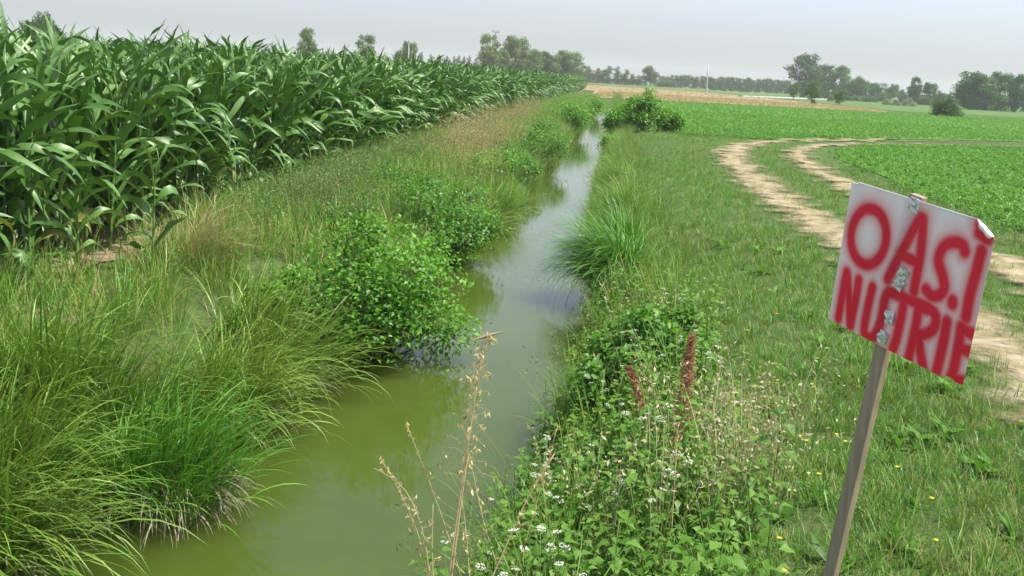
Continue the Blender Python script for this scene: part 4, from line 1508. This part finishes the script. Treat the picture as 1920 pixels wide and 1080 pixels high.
# ------------------------------------------------------------------ far poles, houses, row cover
M_pole = plain('pale concrete', (.5, .48, .45), .8)
M_mast = plain('grey steel', (.2, .21, .23), .6)
M_wallh = plain('render wall', (.5, .42, .34), .9)
M_roof = plain('old roof tiles', (.16, .10, .08), .9)
M_win = plain('window glass', (.04, .05, .06), .2)
M_film = plain('white film', (.36, .36, .36), .7)


def pole(px, top, D, r, name, label, cat, m_, extras=None):
    q = pt(px, top, D)
    e = empty(name, (q[0], q[1], 0))
    tag(e, label, cat)
    g = Geo()
    tube(g, [(0, 0, -.2), (0, 0, q[2] * .5), (0, 0, q[2])], [r * 1.2, r, r * .7], 8)
    g.obj('shaft', m_, e)
    if extras:
        extras(e, q[2], m_)
    return e


def cap(e, h, m_):
    g = Geo()
    box(g, (0, 0, h + .02), 1.0, .18, .16)
    for s in (-.42, .42):
        tube(g, [(s, 0, h + .1), (s, 0, h + .36)], [.06, .04], 6)
    g.obj('crossarm', m_, e)


def antennas(e, h, m_):
    g = Geo()
    for k in range(8):
        a = k / 8 * 6.283
        tube(g, [(0, 0, h - .3), (math.cos(a) * 1.6, math.sin(a) * 1.6, h + .1)], [.09, .07], 4)
        tube(g, [(math.cos(a) * 1.6, math.sin(a) * 1.6, h - .2), (math.cos(a) * 1.6, math.sin(a) * 1.6, h + .9)], [.12, .10], 5)
    tube(g, [(0, 0, h), (0, 0, h + 2.6)], [.05, .03], 5)
    g.obj('antenna', m_, e)


pole(1329, 118, 300, .24, 'utility_pole', 'pale tall utility pole behind the stubble field', 'pole', M_pole, cap)
pole(767, 79, 180, .11, 'utility_pole', 'thin white pole rising above the corn before a treetop', 'pole', M_pole, cap)
pole(930, 60, 430, .32, 'antenna_mast', 'grey antenna mast with a crown of aerials behind the tall tree', 'mast', M_mast, antennas)


def house(px, D, wd, dp, h, label, wallm):
    q = pt(px, 150 + .06 * (px - 1155), D)
    e = empty('farm_house', (q[0], q[1], 0), -math.atan2(q[0], q[1]))
    tag(e, label, 'house')
    g = Geo()
    box(g, (0, 0, h / 2), wd, dp, h)
    g.obj('wall', wallm, e, smooth=False)
    g = Geo()
    o_ = .5
    rh = dp * .28
    v = [(-wd / 2 - o_, -dp / 2 - o_, h), (wd / 2 + o_, -dp / 2 - o_, h), (wd / 2 + o_, dp / 2 + o_, h), (-wd / 2 - o_, dp / 2 + o_, h), (-wd / 2 - o_, 0, h + rh), (wd / 2 + o_, 0, h + rh)]
    g.add(v, Q=[[0, 1, 5, 4], [2, 3, 4, 5], [0, 3, 2, 1]], T=[[0, 4, 3], [1, 2, 5]])
    rf = g.obj('roof', M_roof, e, smooth=False)
    g = Geo()
    box(g, (wd * .25, 0, h + rh + .3), .7, .7, 1.4)
    g.obj('chimney', wallm, rf, smooth=False)
    for i in range(3):
        g = Geo()
        box(g, (-wd * .3 + wd * .3 * i, -dp / 2 - .02, h * .6), 1.1, .1, 1.5)
        g.obj('window', M_win, e, smooth=False)


M_red = plain('red brick', (.2, .14, .11), .9)
house(1165, 440, 5, 5, 2.6, 'red brick farmhouse glimpsed between the slim poplars', M_red)
house(1113, 450, 8, 7, 3.6, 'reddish farmhouse hidden behind the first poplars of the row', M_red)
house(1309, 520, 6, 6, 3.5, 'tiny pale house left of the tall utility pole', M_wallh)
# row cover
A, B = at(1388, 181, 0), at(1552, 187, 0)
d = (B - A)
Lr = np.linalg.norm(d)
e = empty('row_cover', tuple(A), math.atan2(d[1], d[0]))
tag(e, 'long low white plastic row cover beyond the stubble field', 'row cover')
g = Geo()
ns, k = 40, 9
an = np.linspace(0, math.pi, k)
sx = np.linspace(0, Lr, ns)
hh = .24 + .04 * np.sin(sx * 2.1)
V = np.stack([np.repeat(sx[:, None], k, 1), .7 * np.cos(an)[None] * np.ones((ns, 1)), hh[:, None] * np.sin(an)[None]], -1)
ii = (np.arange(ns - 1)[:, None] * k + np.arange(k - 1)[None]).ravel()
g.add(V, Q=np.stack([ii, ii + 1, ii + k + 1, ii + k], -1))
g.obj('plastic_film', M_film, e)
g = Geo()
for s in sx[::3]:
    tube(g, np.c_[np.full(k, s), .72 * np.cos(an), .25 * np.sin(an)], .02, 4)
g.obj('hoops', M_film, e)

# ------------------------------------------------------------------ haze
m, N, L = mat('haze air')
pv = N.new('ShaderNodeVolumePrincipled')
pv.inputs['Color'].default_value = (.92, .96, 1.0, 1)
pv.inputs['Density'].default_value = .00038
pv.inputs['Anisotropy'].default_value = .2
o = N.new('ShaderNodeOutputMaterial')
L.new(pv.outputs[0], o.inputs['Volume'])
g = Geo()
box(g, (0, 1270, 19.0), 5600, 2800, 44)
tag(g.obj('haze', m, smooth=False), 'thin summer haze over the fields', 'haze', kind='stuff')
